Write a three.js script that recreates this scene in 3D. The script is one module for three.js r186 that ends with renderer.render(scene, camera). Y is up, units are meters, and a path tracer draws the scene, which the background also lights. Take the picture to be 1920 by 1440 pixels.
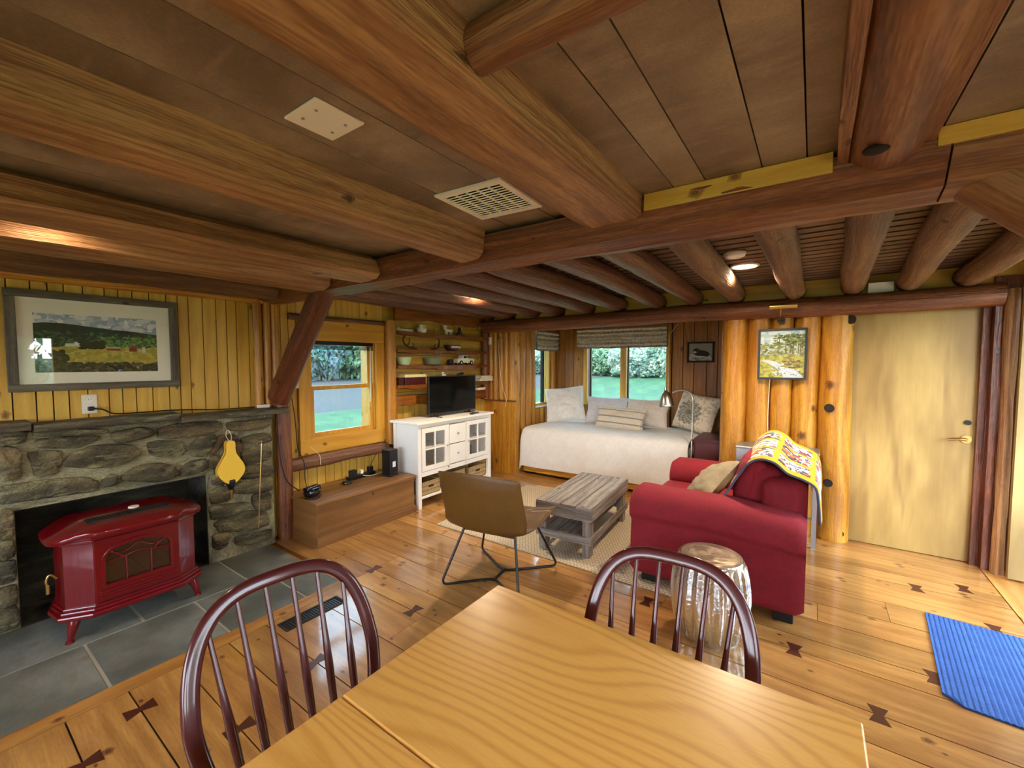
import * as THREE from 'three';
import { RoundedBoxGeometry } from 'three/addons/geometries/RoundedBoxGeometry.js';
import { mergeGeometries, toCreasedNormals } from 'three/addons/utils/BufferGeometryUtils.js';
import { ImprovedNoise } from 'three/addons/math/ImprovedNoise.js';

// ---------------------------------------------------------------- camera, sky, sun, exposure
const scene = new THREE.Scene();
const camera = new THREE.PerspectiveCamera(84.117, 4 / 3, 0.05, 200);
camera.position.set(0, 1.5, 0);
camera.rotation.order = 'YXZ';
camera.rotation.set(THREE.MathUtils.degToRad(-3.013), THREE.MathUtils.degToRad(35.262), 0);

const renderer = new THREE.WebGLRenderer({ antialias: true });
renderer.toneMapping = THREE.LinearToneMapping;
renderer.toneMappingExposure = 2.8;
renderer.shadowMap.enabled = true;

{ // open sky: pale at the horizon, bluer overhead
  const W = 64, Hh = 32, d = new Float32Array(W * Hh * 4);
  for (let j = 0; j < Hh; j++) for (let i = 0; i < W; i++) {
    const e = Math.max(0, (j + 0.5) / Hh * 2 - 1), k = Math.pow(e, 0.6), o = (j * W + i) * 4;
    d[o] = 1.0 - 0.40 * k; d[o + 1] = 1.03 - 0.22 * k; d[o + 2] = 1.08 + 0.02 * k; d[o + 3] = 1;
  }
  const t = new THREE.DataTexture(d, W, Hh, THREE.RGBAFormat, THREE.FloatType);
  t.mapping = THREE.EquirectangularReflectionMapping; t.magFilter = THREE.LinearFilter; t.needsUpdate = true;
  scene.background = t;
  scene.backgroundIntensity = 6.0;
}
const sun = new THREE.DirectionalLight(new THREE.Color(1.0, 0.93, 0.8), 6);
sun.position.set(-3, 22, 7); sun.target.position.set(0, 0, -4); sun.castShadow = true;
sun.shadow.camera.left = -30; sun.shadow.camera.right = 30; sun.shadow.camera.top = 30; sun.shadow.camera.bottom = -30; sun.shadow.camera.far = 80;
sun.shadow.mapSize.set(2048, 2048);
scene.add(sun, sun.target);

// ---------------------------------------------------------------- helpers
function mulberry(a) { return () => { a |= 0; a = a + 0x6D2B79F5 | 0; let t = Math.imul(a ^ a >>> 15, 1 | a); t = t + Math.imul(t ^ t >>> 7, 61 | t) ^ t; return ((t ^ t >>> 14) >>> 0) / 4294967296; }; }
const rnd = mulberry(1234), rr = (a, b) => a + (b - a) * rnd();
const perlin = new ImprovedNoise(), N3 = (x, y, z) => perlin.noise(x, y, z);
const clamp = (x, a = 0, b = 1) => Math.min(b, Math.max(a, x)), lerp = (a, b, t) => a + (b - a) * t, sstep = (a, b, x) => { const t = clamp((x - a) / (b - a)); return t * t * (3 - 2 * t); };
const V = (x, y, z) => new THREE.Vector3(x, y, z);

// tiling value noise: a lattice of px by py cells over the unit square
const lattices = new Map();
function lattice(px, py, seed) {
  const key = px + '_' + py + '_' + seed;
  if (!lattices.has(key)) { const r = mulberry(seed * 7919 + px * 31 + py), a = new Float32Array(px * py); for (let i = 0; i < a.length; i++) a[i] = r(); lattices.set(key, a); }
  return lattices.get(key);
}
function noise(u, v, px, py, seed) {
  const L = lattice(px, py, seed), x = u * px, y = v * py, xi = Math.floor(x), yi = Math.floor(y);
  let fx = x - xi, fy = y - yi; fx = fx * fx * (3 - 2 * fx); fy = fy * fy * (3 - 2 * fy);
  const x0 = ((xi % px) + px) % px, x1 = (x0 + 1) % px, y0 = (((yi % py) + py) % py) * px, y1 = ((((yi + 1) % py) + py) % py) * px;
  return (L[y0 + x0] * (1 - fx) + L[y0 + x1] * fx) * (1 - fy) + (L[y1 + x0] * (1 - fx) + L[y1 + x1] * fx) * fy;
}
const fbm = (u, v, px, py, seed, oct = 4) => { let s = 0, a = 0.5, n = 0; for (let o = 0; o < oct; o++) { s += a * noise(u, v, px << o, py << o, seed + o); n += a; a *= 0.5; } return s / n; };
function texture(w, h, fn, srgb = true) {
  const d = new Uint8Array(w * h * 4), c = [0, 0, 0];
  for (let j = 0; j < h; j++) for (let i = 0; i < w; i++) { fn((i + 0.5) / w, (j + 0.5) / h, c); const o = (j * w + i) * 4; d[o] = clamp(c[0], 0, 255); d[o + 1] = clamp(c[1], 0, 255); d[o + 2] = clamp(c[2], 0, 255); d[o + 3] = 255; }
  const t = new THREE.DataTexture(d, w, h); t.wrapS = t.wrapT = THREE.RepeatWrapping; t.magFilter = THREE.LinearFilter; t.minFilter = THREE.LinearMipmapLinearFilter; t.generateMipmaps = true;
  if (srgb) t.colorSpace = THREE.SRGBColorSpace;
  t.needsUpdate = true; return t;
}
const hex = (s) => { const n = parseInt(s.slice(1), 16); return [n >> 16, (n >> 8) & 255, n & 255]; };
const mix3 = (o, a, b, t) => { o[0] = a[0] + (b[0] - a[0]) * t; o[1] = a[1] + (b[1] - a[1]) * t; o[2] = a[2] + (b[2] - a[2]) * t; };

// wood: u runs along the grain (2 m), v across it (0.5 m)
function woodTexture(seed, light, dark, knotColor, { w = 1024, h = 256, rings = 14, nx = 3, ny = 4, warp = 1.6, contrast = 1, streak = 0.5, knots = 7, patch = 0.25, knotSize = 1, lx = 2, ly = 0.5, pow = 1 } = {}) {
  const A = hex(light), B = hex(dark), K = hex(knotColor), r = mulberry(seed), ks = [];
  for (let i = 0; i < knots; i++) ks.push([r(), r(), (0.5 + r()) * knotSize]);
  const g = new Float32Array(w * h);
  const map = texture(w, h, (u, v, c) => {
    let vv = v, kd = 9;
    for (const [ku, kv, s] of ks) {
      let du = u - ku, dv = v - kv; du -= Math.round(du); dv -= Math.round(dv); du *= lx; dv *= ly;
      const q = (du / (0.11 * s)) ** 2 + (dv / (0.035 * s)) ** 2;
      if (q < 9) vv += dv / ly * 0.75 * Math.exp(-q);
      const k2 = ((du / (0.015 * s)) ** 2 + (dv / (0.010 * s)) ** 2) * (0.6 + 0.9 * noise(u, v, 128, 64, seed + 31)); if (k2 < kd) kd = k2;
    }
    const wv = (fbm(u, v, nx, ny, seed, 3) - 0.5) * warp;
    let s = 0.5 + 0.5 * Math.sin(6.2832 * (vv * rings + wv)); s = Math.pow(s, pow);
    const fine = noise(u, v, Math.round(w / 40), Math.round(h / 1.6), seed + 9) * 0.6 + noise(u, v, Math.round(w / 12), Math.round(h / 2.5), seed + 11) * 0.4;
    let t = clamp((s * (1 - streak) + fine * streak - 0.5) * contrast + 0.5 + (fbm(u, v, 4, 2, seed + 20, 3) - 0.5) * 2 * patch);
    mix3(c, A, B, t);
    if (kd < 4) { const kk = 1 - sstep(0.15, 2.6, kd); mix3(c, c.slice(), K, kk * (0.62 + 0.25 * Math.sin(kd * 9))); t = Math.max(t, kk); }
    g[Math.min(h - 1, Math.floor(v * h)) * w + Math.min(w - 1, Math.floor(u * w))] = t;
  });
  const bump = texture(w, h, (u, v, c) => { c[0] = c[1] = c[2] = 255 * (1 - g[Math.floor(v * h) * w + Math.floor(u * w)]); }, false);
  return { map, bump };
}
const std = (o) => new THREE.MeshStandardMaterial(o), phy = (o) => new THREE.MeshPhysicalMaterial(o);
function tints(make, n, spread, seed) { const r = mulberry(seed), a = []; for (let i = 0; i < n; i++) { const m = make(), k = 1 + (r() - 0.5) * 2 * spread, h = (r() - 0.5) * spread * 0.5; m.color.setRGB(k, k * (1 - h), k * (1 - h * 1.6)); a.push(m); } return a; }

// ---- names, labels
const taken = new Map();
function numbered(n) { const k = taken.get(n) || 0; taken.set(n, k + 1); return k ? n + '_' + String(k).padStart(3, '0') : n; }
function tag(o, label, category, group, kind) { o.userData.label = label; o.userData.category = category; if (group) o.userData.group = group; if (kind) o.userData.kind = kind; return o; }
function thing(name, label, category, pos = [0, 0, 0], turn = 0, group) { const g = new THREE.Group(); g.name = numbered(name); g.position.set(...pos); g.rotation.y = turn; tag(g, label, category, group); scene.add(g); return g; }
function struct(name, label, category) { const g = new THREE.Group(); g.name = numbered(name); scene.add(g); tag(g, label, category, null, 'structure'); return g; }
function part(parent, name, geo, mat, label) { const m = new THREE.Mesh(geo, mat); m.name = name; m.castShadow = m.receiveShadow = true; if (label) m.userData.label = label; parent.add(m); return m; }
function single(name, label, category, geo, mat, group) { const m = new THREE.Mesh(geo, mat); m.name = numbered(name); m.castShadow = m.receiveShadow = true; tag(m, label, category, group); scene.add(m); return m; }
function copyOf(o, pos, turn, label, group) { const c = o.clone(); c.name = numbered(o.name.replace(/_\d{3}$/, '')); c.userData = { ...o.userData }; c.position.set(...pos); c.rotation.y = turn; if (label) c.userData.label = label; if (group) c.userData.group = group; scene.add(c); return c; }

// ---- geometry
// uv in metres by the way each face points; the grain runs along axis g (0 x, 1 y, 2 z)
function grain(geo, g = 0, lx = 2, ly = 0.5, ou = rnd(), ov = rnd()) {
  const p = geo.attributes.position, n = geo.attributes.normal, uv = new Float32Array(p.count * 2), P = [0, 0, 0], Nn = [0, 0, 0];
  for (let i = 0; i < p.count; i++) {
    P[0] = p.getX(i); P[1] = p.getY(i); P[2] = p.getZ(i); Nn[0] = Math.abs(n.getX(i)); Nn[1] = Math.abs(n.getY(i)); Nn[2] = Math.abs(n.getZ(i));
    let a = Nn[0] > Nn[1] ? (Nn[0] > Nn[2] ? 0 : 2) : (Nn[1] > Nn[2] ? 1 : 2), u, v;
    if (a === g) { u = P[(g + 1) % 3] * 0.3; v = P[(g + 2) % 3]; } else { u = P[g]; v = P[3 - a - g]; }
    uv[2 * i] = u / lx + ou; uv[2 * i + 1] = v / ly + ov;
  }
  geo.setAttribute('uv', new THREE.BufferAttribute(uv, 2)); return geo;
}
const box = (x0, x1, y0, y1, z0, z1) => new THREE.BoxGeometry(Math.abs(x1 - x0), Math.abs(y1 - y0), Math.abs(z1 - z0)).translate((x0 + x1) / 2, (y0 + y1) / 2, (z0 + z1) / 2);
const rbox = (x0, x1, y0, y1, z0, z1, r = 0.006, s = 1) => new RoundedBoxGeometry(Math.abs(x1 - x0), Math.abs(y1 - y0), Math.abs(z1 - z0), s, Math.min(r, Math.abs(x1 - x0) * 0.49, Math.abs(y1 - y0) * 0.49, Math.abs(z1 - z0) * 0.49)).translate((x0 + x1) / 2, (y0 + y1) / 2, (z0 + z1) / 2);
const cyl = (r0, r1, h, n = 20) => new THREE.CylinderGeometry(r0, r1, h, n);
// a skin of rings along local x; fn(t, angle) gives [y, z]
function sweep(len, ns, nk, fn, { lx = 2, ly = 0.5, per = 1, caps = true, crease = 0, ou = rnd(), ov = rnd() } = {}) {
  const pos = [], uv = [], idx = [];
  for (let i = 0; i <= ns; i++) for (let k = 0; k <= nk; k++) { const t = i / ns, a = k === nk ? 0 : k / nk * Math.PI * 2, q = fn(t, a); pos.push(t * len, q[0], q[1]); uv.push(t * len / lx + ou, k / nk * per + ov); }
  const row = nk + 1;
  for (let i = 0; i < ns; i++) for (let k = 0; k < nk; k++) { const a = i * row + k; idx.push(a, a + 1, a + row, a + 1, a + row + 1, a + row); }
  if (caps) for (const [i, f] of [[0, 1], [ns, 0]]) {
    let cy = 0, cz = 0; for (let k = 0; k < nk; k++) { cy += pos[(i * row + k) * 3 + 1] / nk; cz += pos[(i * row + k) * 3 + 2] / nk; }
    const base = pos.length / 3, t = i / ns; pos.push(t * len, cy, cz); uv.push(0.5, 0.5);
    for (let k = 0; k <= nk; k++) { const q = (i * row + k) * 3; pos.push(pos[q], pos[q + 1], pos[q + 2]); uv.push(0.5 + (pos[q + 1] - cy) * 1.5, 0.5 + (pos[q + 2] - cz) * 1.5); }
    for (let k = 0; k < nk; k++) f ? idx.push(base, base + 2 + k, base + 1 + k) : idx.push(base, base + 1 + k, base + 2 + k);
  }
  let g = new THREE.BufferGeometry(); g.setAttribute('position', new THREE.Float32BufferAttribute(pos, 3)); g.setAttribute('uv', new THREE.Float32BufferAttribute(uv, 2)); g.setIndex(idx); g.computeVertexNormals();
  const n = g.attributes.normal; for (let i = 0; i <= ns; i++) { const a = i * row, b = a + nk; const v = V(n.getX(a) + n.getX(b), n.getY(a) + n.getY(b), n.getZ(a) + n.getZ(b)).normalize(); n.setXYZ(a, v.x, v.y, v.z); n.setXYZ(b, v.x, v.y, v.z); }
  if (crease) g = toCreasedNormals(g, crease);
  return g;
}
function along(geo, p0, p1, roll = 0) { const d = V(...p1).sub(V(...p0)).normalize(), q = new THREE.Quaternion().setFromUnitVectors(V(1, 0, 0), d); if (roll) geo.rotateX(roll); return geo.applyQuaternion(q).translate(...p0); }
// a peeled log with knots and a little sway
function log(p0, p1, r0, r1, { seed = rnd() * 100, wob = 0.07, sway = 0.012, nk = 18, flat = 9, step = 0.12 } = {}) {
  const len = V(...p0).distanceTo(V(...p1)), ns = Math.max(4, Math.round(len / step));
  const per = Math.max(1, Math.round(6.28 * (r0 + r1) / 2 / 0.5));
  const g = sweep(len, ns, nk, (t, a) => {
    const x = t * len, r = lerp(r0, r1, t) * (1 + wob * N3(x * 1.7, Math.cos(a) * 0.9 + seed, Math.sin(a) * 0.9) + wob * 0.7 * N3(x * 6, Math.cos(a) * 1.6, Math.sin(a) * 1.6 + seed));
    const oy = sway * N3(x * 0.6, seed, 3.3), oz = sway * N3(x * 0.6, seed, 8.8);
    return [Math.min(Math.cos(a) * r, flat) + oy, Math.sin(a) * r + oz];
  }, { per });
  return along(g, p0, p1);
}
// a tube through points with round bends
function tube(pts, r, seg = 40, n = 8, closed = false, tension = 0.5) { return new THREE.TubeGeometry(new THREE.CatmullRomCurve3(pts.map((p) => V(...p)), closed, 'catmullrom', tension), seg, r, n, closed); }
function bentTube(pts, r, rad, n = 10) {
  const path = new THREE.CurvePath(), P = pts.map((p) => V(...p)); let last = P[0];
  for (let i = 1; i < P.length - 1; i++) { const a = P[i].clone().sub(P[i - 1]), b = P[i + 1].clone().sub(P[i]), k = Math.min(rad, a.length() / 2, b.length() / 2); const s = P[i].clone().addScaledVector(a.normalize(), -k), e = P[i].clone().addScaledVector(b.normalize(), k); path.add(new THREE.LineCurve3(last, s)); path.add(new THREE.QuadraticBezierCurve3(s, P[i], e)); last = e; }
  path.add(new THREE.LineCurve3(last, P[P.length - 1]));
  return new THREE.TubeGeometry(path, Math.max(24, P.length * 14), r, n, false);
}
const lathe = (pts, n = 28) => new THREE.LatheGeometry(pts.map(([r, y]) => new THREE.Vector2(r, y)), n);
function extrude(pts, depth, bevel = 0, holes = []) { const s = new THREE.Shape(pts.map((p) => new THREE.Vector2(...p))); for (const h of holes) s.holes.push(new THREE.Path(h.map((p) => new THREE.Vector2(...p)))); return new THREE.ExtrudeGeometry(s, { depth, bevelEnabled: bevel > 0, bevelSize: bevel, bevelThickness: bevel, bevelSegments: 2, curveSegments: 16 }); }
const flatXZ = (pts, y0, y1, bevel = 0) => extrude(pts.map(([x, z]) => [x, -z]), y1 - y0 - 2 * bevel, bevel).rotateX(-Math.PI / 2).translate(0, y0 + bevel, 0);
const merge = (a) => mergeGeometries(a.map((g) => { const h = g.index ? g.toNonIndexed() : g; for (const k of Object.keys(h.attributes)) if (!['position', 'normal', 'uv'].includes(k)) h.deleteAttribute(k); return h; }));
function scaleUV(g, su, sv) { const uv = g.attributes.uv; for (let i = 0; i < uv.count; i++) uv.setXY(i, uv.getX(i) * su, uv.getY(i) * sv); return g; }
// a stuffed cushion: width along x, height along y, thickness along z
function cushion(w, h, t, { seed = 1, n = 18, ear = 0.06, wr = 0.012 } = {}) {
  const pos = [], uv = [], idx = [];
  for (const s of [1, -1]) { const base = pos.length / 3;
    for (let j = 0; j <= n; j++) for (let i = 0; i <= n; i++) {
      const a = i / n * 2 - 1, b = j / n * 2 - 1, pull = 1 - ear * (1 - Math.abs(a * b)) * (Math.abs(a) > Math.abs(b) ? a * a : b * b);
      const f = Math.pow(clamp((1 - a * a) * (1 - b * b)), 0.38), wrk = wr * f * (N3(a * 2.4 + seed, b * 3.1, seed) + 0.6 * N3(a * 6, b * 5 + seed, 2.2));
      pos.push(a * w / 2 * pull, b * h / 2 * pull, s * (t / 2 * f + wrk)); uv.push(i / n, j / n);
    }
    for (let j = 0; j < n; j++) for (let i = 0; i < n; i++) { const q = base + j * (n + 1) + i; s > 0 ? idx.push(q, q + 1, q + n + 1, q + 1, q + n + 2, q + n + 1) : idx.push(q, q + n + 1, q + 1, q + 1, q + n + 1, q + n + 2); }
  }
  const g = new THREE.BufferGeometry(); g.setAttribute('position', new THREE.Float32BufferAttribute(pos, 3)); g.setAttribute('uv', new THREE.Float32BufferAttribute(uv, 2)); g.setIndex(idx); g.computeVertexNormals(); return g;
}
// a stone from its outline in the wall's (z, y), bulging towards +x
function stone(outline, x0, h, seed) {
  let P = []; for (let i = 0; i < outline.length; i += 2) P.push([outline[i] / 1000, outline[i + 1] / 1000]);
  for (const k of [0.16, 0.25]) { const Q = []; for (let i = 0; i < P.length; i++) { const a = P[i], b = P[(i + 1) % P.length]; Q.push([a[0] * (1 - k) + b[0] * k, a[1] * (1 - k) + b[1] * k], [a[0] * k + b[0] * (1 - k), a[1] * k + b[1] * (1 - k)]); } P = Q; }
  { let mz = 0, my = 0; for (const p of P) { mz += p[0] / P.length; my += p[1] / P.length; } P = P.map(([z, y]) => { const j = 1.05 + 0.06 * N3(z * 30, y * 30, seed); return [mz + (z - mz) * j, my + (y - my) * j]; }); }
  const n = P.length; let cz = 0, cy = 0; for (const p of P) { cz += p[0] / n; cy += p[1] / n; }
  const pos = [], uv = [], idx = [], rings = [[1.0, -0.03], [0.99, h * 0.5], [0.94, h * 0.9], [0.6, h * 1.03]];
  const put = (z, y, d) => { const q = d + (d > 0 ? 0.014 * N3(z * 16 + seed, y * 22, seed) + 0.008 * N3(z * 40, y * 60 + seed, 1.7) : 0); pos.push(x0 + q, y, z); uv.push(z / 0.6 + seed * 0.37, y / 0.6); };
  for (const [s, d] of rings) for (const p of P) put(cz + (p[0] - cz) * s, cy + (p[1] - cy) * s, d);
  put(cz, cy, h * 1.08);
  for (let r = 0; r < rings.length - 1; r++) for (let i = 0; i < n; i++) { const a = r * n + i, b = r * n + (i + 1) % n; idx.push(a, b, a + n, b, b + n, a + n); }
  const L = (rings.length - 1) * n; for (let i = 0; i < n; i++) idx.push(L + i, L + (i + 1) % n, L + n);
  // outlines run either way round: turn the faces to +x
  const g = new THREE.BufferGeometry(); let area = 0; for (let i = 0; i < n; i++) { const a = P[i], b = P[(i + 1) % n]; area += a[0] * b[1] - b[0] * a[1]; }
  if (area > 0) for (let i = 0; i < idx.length; i += 3) [idx[i + 1], idx[i + 2]] = [idx[i + 2], idx[i + 1]];
  g.setAttribute('position', new THREE.Float32BufferAttribute(pos, 3)); g.setAttribute('uv', new THREE.Float32BufferAttribute(uv, 2)); g.setIndex(idx); g.computeVertexNormals(); return g;
}

// ---------------------------------------------------------------- materials
const W = {
  pine: woodTexture(11, '#e4bd56', '#bd8b2e', '#5a3214', { rings: 6, nx: 2, warp: 2.2, contrast: 0.6, streak: 0.5, knots: 6, patch: 0.35 }),
  floor: woodTexture(23, '#c79753', '#895a28', '#3f1e0d', { rings: 5, nx: 2, ny: 3, warp: 3.2, contrast: 0.75, streak: 0.6, knots: 13, patch: 0.6, knotSize: 0.9 }),
  log: woodTexture(37, '#94684a', '#5a3623', '#2a160d', { rings: 7, nx: 2, warp: 2, contrast: 1.4, streak: 0.72, knots: 4, patch: 0.55 }),
  beam: woodTexture(41, '#b58a5a', '#7d5230', '#3a2010', { rings: 8, nx: 2, warp: 2.4, contrast: 1.35, streak: 0.68, knots: 3, patch: 0.5, knotSize: 1.2 }),
  honey: woodTexture(53, '#dca23e', '#a2661c', '#4a240e', { rings: 6, nx: 2, warp: 2.2, contrast: 1.2, streak: 0.66, knots: 5, patch: 0.45, knotSize: 1.3 }),
  grey: woodTexture(67, '#a99f93', '#6d6258', '#3a332d', { rings: 9, warp: 1.8, contrast: 1.3, streak: 0.65, knots: 8, patch: 0.4 }),
  ash: woodTexture(79, '#ecb45e', '#c68836', '#a87028', { w: 1024, h: 1024, rings: 26, nx: 1, ny: 2, warp: 22, contrast: 0.7, streak: 0.4, knots: 0, patch: 0.1, lx: 1.4, ly: 1.0, pow: 3 }),
  chest: woodTexture(83, '#96693a', '#6b4822', '#3a2010', { rings: 5, warp: 1.2, contrast: 0.7, streak: 0.5, knots: 1, patch: 0.5 }),
};
const wood = (w, o = {}) => std({ map: w.map, bumpMap: w.bump, bumpScale: 0.0012, roughness: 0.62, ...o });
const M = {};
M.pine = tints(() => wood(W.pine, { roughness: 0.45 }), 5, 0.08, 3);
M.pineTrim = wood(W.pine, { color: new THREE.Color(1.0, 0.86, 0.62), roughness: 0.4 });
M.floor = tints(() => phy({ map: W.floor.map, bumpMap: W.floor.bump, bumpScale: 0.0006, roughness: 0.38, clearcoat: 1.0, clearcoatRoughness: 0.09 }), 6, 0.14, 5);
M.floorBorder = phy({ map: W.floor.map, color: new THREE.Color(1.1, 1.05, 0.95), roughness: 0.4, clearcoat: 0.5, clearcoatRoughness: 0.2 });
M.log = wood(W.log, { roughness: 0.5, bumpScale: 0.003 });
M.braceRed = wood(W.log, { color: new THREE.Color(0.8, 0.5, 0.36), roughness: 0.4, bumpScale: 0.003 });
M.logRed = wood(W.log, { color: new THREE.Color(1.02, 0.8, 0.64), roughness: 0.42, bumpScale: 0.003 });
M.joist = wood(W.log, { color: new THREE.Color(0.66, 0.6, 0.58), roughness: 0.4, bumpScale: 0.004 });
M.joistPale = wood(W.beam, { color: new THREE.Color(0.42, 0.37, 0.32), roughness: 0.7, bumpScale: 0.004 });
M.beam = tints(() => wood(W.beam, { roughness: 0.55, bumpScale: 0.003 }), 4, 0.08, 9);
M.beamDark = wood(W.beam, { color: new THREE.Color(0.66, 0.53, 0.46), roughness: 0.55, bumpScale: 0.003 });
M.honey = tints(() => wood(W.honey, { roughness: 0.36, bumpScale: 0.002 }), 4, 0.08, 13); for (const m of M.honey) m.color.multiply(new THREE.Color(0.97, 0.95, 0.8));
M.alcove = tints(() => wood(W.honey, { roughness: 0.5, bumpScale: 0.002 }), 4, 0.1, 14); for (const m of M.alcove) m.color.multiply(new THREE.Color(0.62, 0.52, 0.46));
M.grey = tints(() => wood(W.grey, { roughness: 0.7, bumpScale: 0.002 }), 4, 0.1, 17);
M.deck = tints(() => wood(W.grey, { roughness: 0.8 }), 4, 0.1, 19); for (const m of M.deck) m.color.multiply(new THREE.Color(1.15, 1.0, 0.82));  // tan boards for the deck added to bounce light
M.ash = phy({ map: W.ash.map, roughness: 0.36, clearcoat: 0.25, clearcoatRoughness: 0.25 });
M.chest = wood(W.chest, { roughness: 0.42 });
M.shelf = wood(W.honey, { color: new THREE.Color(0.42, 0.29, 0.24), roughness: 0.4, bumpScale: 0.002 });
M.key = std({ color: '#4a2416', roughness: 0.35 });
M.dark = std({ color: '#241710', roughness: 0.9 });
M.slatGap = std({ color: '#1c130e', roughness: 0.9 });
{
  const A = hex('#978268'), B = hex('#705d49'), C = hex('#ad9a7e');
  const t = texture(512, 512, (u, v, c) => { const f = fbm(u, v, 5, 5, 91, 5), g = fbm(u, v, 24, 6, 95, 3), s = noise(u, v, 220, 220, 99); mix3(c, A, B, clamp((f - 0.5) * 2.2 + 0.5)); const k = clamp((g - 0.55) * 2.5); mix3(c, c.slice(), C, k * 0.5); for (let i = 0; i < 3; i++) c[i] *= 0.94 + 0.12 * s; });
  M.ceil = tints(() => std({ map: t, roughness: 0.55 }), 4, 0.06, 21);
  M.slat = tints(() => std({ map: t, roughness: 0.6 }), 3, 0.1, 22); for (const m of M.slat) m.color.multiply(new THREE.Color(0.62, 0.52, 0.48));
}
{
  const A = hex('#bea05c'), B = hex('#94763c'), C = hex('#7c5e2f');
  const t = texture(512, 1024, (u, v, c) => { const f = fbm(u, v, 4, 3, 131, 5), g = noise(u, v, 90, 6, 135), s = fbm(u + 0.15 * fbm(u, v, 3, 3, 137, 2), v, 10, 3, 139, 3); mix3(c, A, B, clamp((f - 0.5) * 2 + 0.5 + (g - 0.5) * 0.12)); mix3(c, c.slice(), C, clamp((s - 0.55) * 4) * 0.6); });
  M.plydoor = std({ map: t, roughness: 0.5 });
  M.plyPale = std({ map: t, color: new THREE.Color(0.85, 0.92, 1.1), roughness: 0.55 });
}
{
  const A = hex('#68634d'), B = hex('#322f26'), C = hex('#938b70'), D = hex('#5a4330');
  const t = texture(512, 512, (u, v, c) => { const f = fbm(u, v, 3, 8, 151, 5), g = fbm(u, v, 8, 30, 155, 4), s = noise(u, v, 200, 200, 159); mix3(c, A, B, clamp((f - 0.5) * 2.6 + 0.5)); mix3(c, c.slice(), C, clamp((g - 0.55) * 4) * 0.6); mix3(c, c.slice(), D, clamp((fbm(u, v, 4, 4, 161, 3) - 0.55) * 4) * 0.4); for (let i = 0; i < 3; i++) c[i] *= 0.85 + 0.3 * s; });
  const b = texture(512, 512, (u, v, c) => { c[0] = c[1] = c[2] = 255 * (0.5 * fbm(u, v, 8, 26, 155, 5) + 0.5 * fbm(u, v, 40, 50, 157, 3)); }, false);
  M.stone = tints(() => std({ map: t, bumpMap: b, bumpScale: 0.02, roughness: 0.85 }), 6, 0.22, 31); for (const m of M.stone) m.color.multiply(new THREE.Color(1.1, 1.05, 0.85));
  M.stoneRed = std({ map: t, bumpMap: b, bumpScale: 0.012, roughness: 0.8, color: new THREE.Color(0.95, 0.6, 0.42) });
  M.mantel = tints(() => std({ map: t, bumpMap: b, bumpScale: 0.01, roughness: 0.7 }), 3, 0.1, 33);
  M.soot = std({ map: t, bumpMap: b, bumpScale: 0.01, roughness: 0.95, color: new THREE.Color(0.3, 0.29, 0.27) });
  const mt = texture(256, 256, (u, v, c) => { const f = fbm(u, v, 6, 6, 171, 4), s = noise(u, v, 128, 128, 173); mix3(c, hex('#9a9373'), hex('#6b664e'), clamp((f - 0.5) * 2 + 0.5)); for (let i = 0; i < 3; i++) c[i] *= 0.85 + 0.3 * s; });
  M.mortar = std({ map: mt, bumpMap: b, bumpScale: 0.018, roughness: 0.95 });
  M.grout = std({ color: '#b3ae9f', roughness: 0.95 });
  const sl = texture(512, 512, (u, v, c) => { const f = fbm(u, v, 4, 4, 181, 5), g = fbm(u, v, 12, 12, 183, 4); mix3(c, hex('#7d8078'), hex('#565a52'), clamp((f - 0.5) * 2.4 + 0.5)); mix3(c, c.slice(), hex('#6d5f48'), clamp((g - 0.58) * 5) * 0.4); });
  M.slate = tints(() => std({ map: sl, bumpMap: b, bumpScale: 0.003, roughness: 0.5 }), 4, 0.1, 35);
}
M.white = std({ color: '#efece2', roughness: 0.45 });
M.whitePlate = std({ color: '#e9e4d4', roughness: 0.5 });
M.black = std({ color: '#0e0e10', roughness: 0.35 });
M.blackGloss = phy({ color: '#08080a', roughness: 0.12, clearcoat: 1, clearcoatRoughness: 0.05 });
M.blackMatte = std({ color: '#151412', roughness: 0.75 });
M.ironDark = std({ color: '#2b2620', roughness: 0.6, metalness: 0.4 });
M.enamel = phy({ color: '#66070f', roughness: 0.3, specularIntensity: 0.25, clearcoat: 0.8, clearcoatRoughness: 0.05 });
M.brass = std({ color: '#b9975a', roughness: 0.3, metalness: 1 });
M.steel = std({ color: '#c3c2bd', roughness: 0.32, metalness: 1 });
M.zinc = std({ color: '#aab0b0', roughness: 0.42, metalness: 0.9 });
M.maroon = phy({ color: '#471413', roughness: 0.35, specularIntensity: 0.4, clearcoat: 0.8, clearcoatRoughness: 0.12 });
M.glass = phy({ color: '#ffffff', transmission: 1, thickness: 0, roughness: 0.0, ior: 1.5 });
M.dimGlass = phy({ color: '#c4d2d6', transmission: 1, thickness: 0, roughness: 0.0, ior: 1.5 });  // grey-blue tint added to the pane to dim the outdoors behind it
M.cord = std({ color: '#1a1512', roughness: 0.7 });
M.cordPale = std({ color: '#d8cbb0', roughness: 0.8 });
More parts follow.
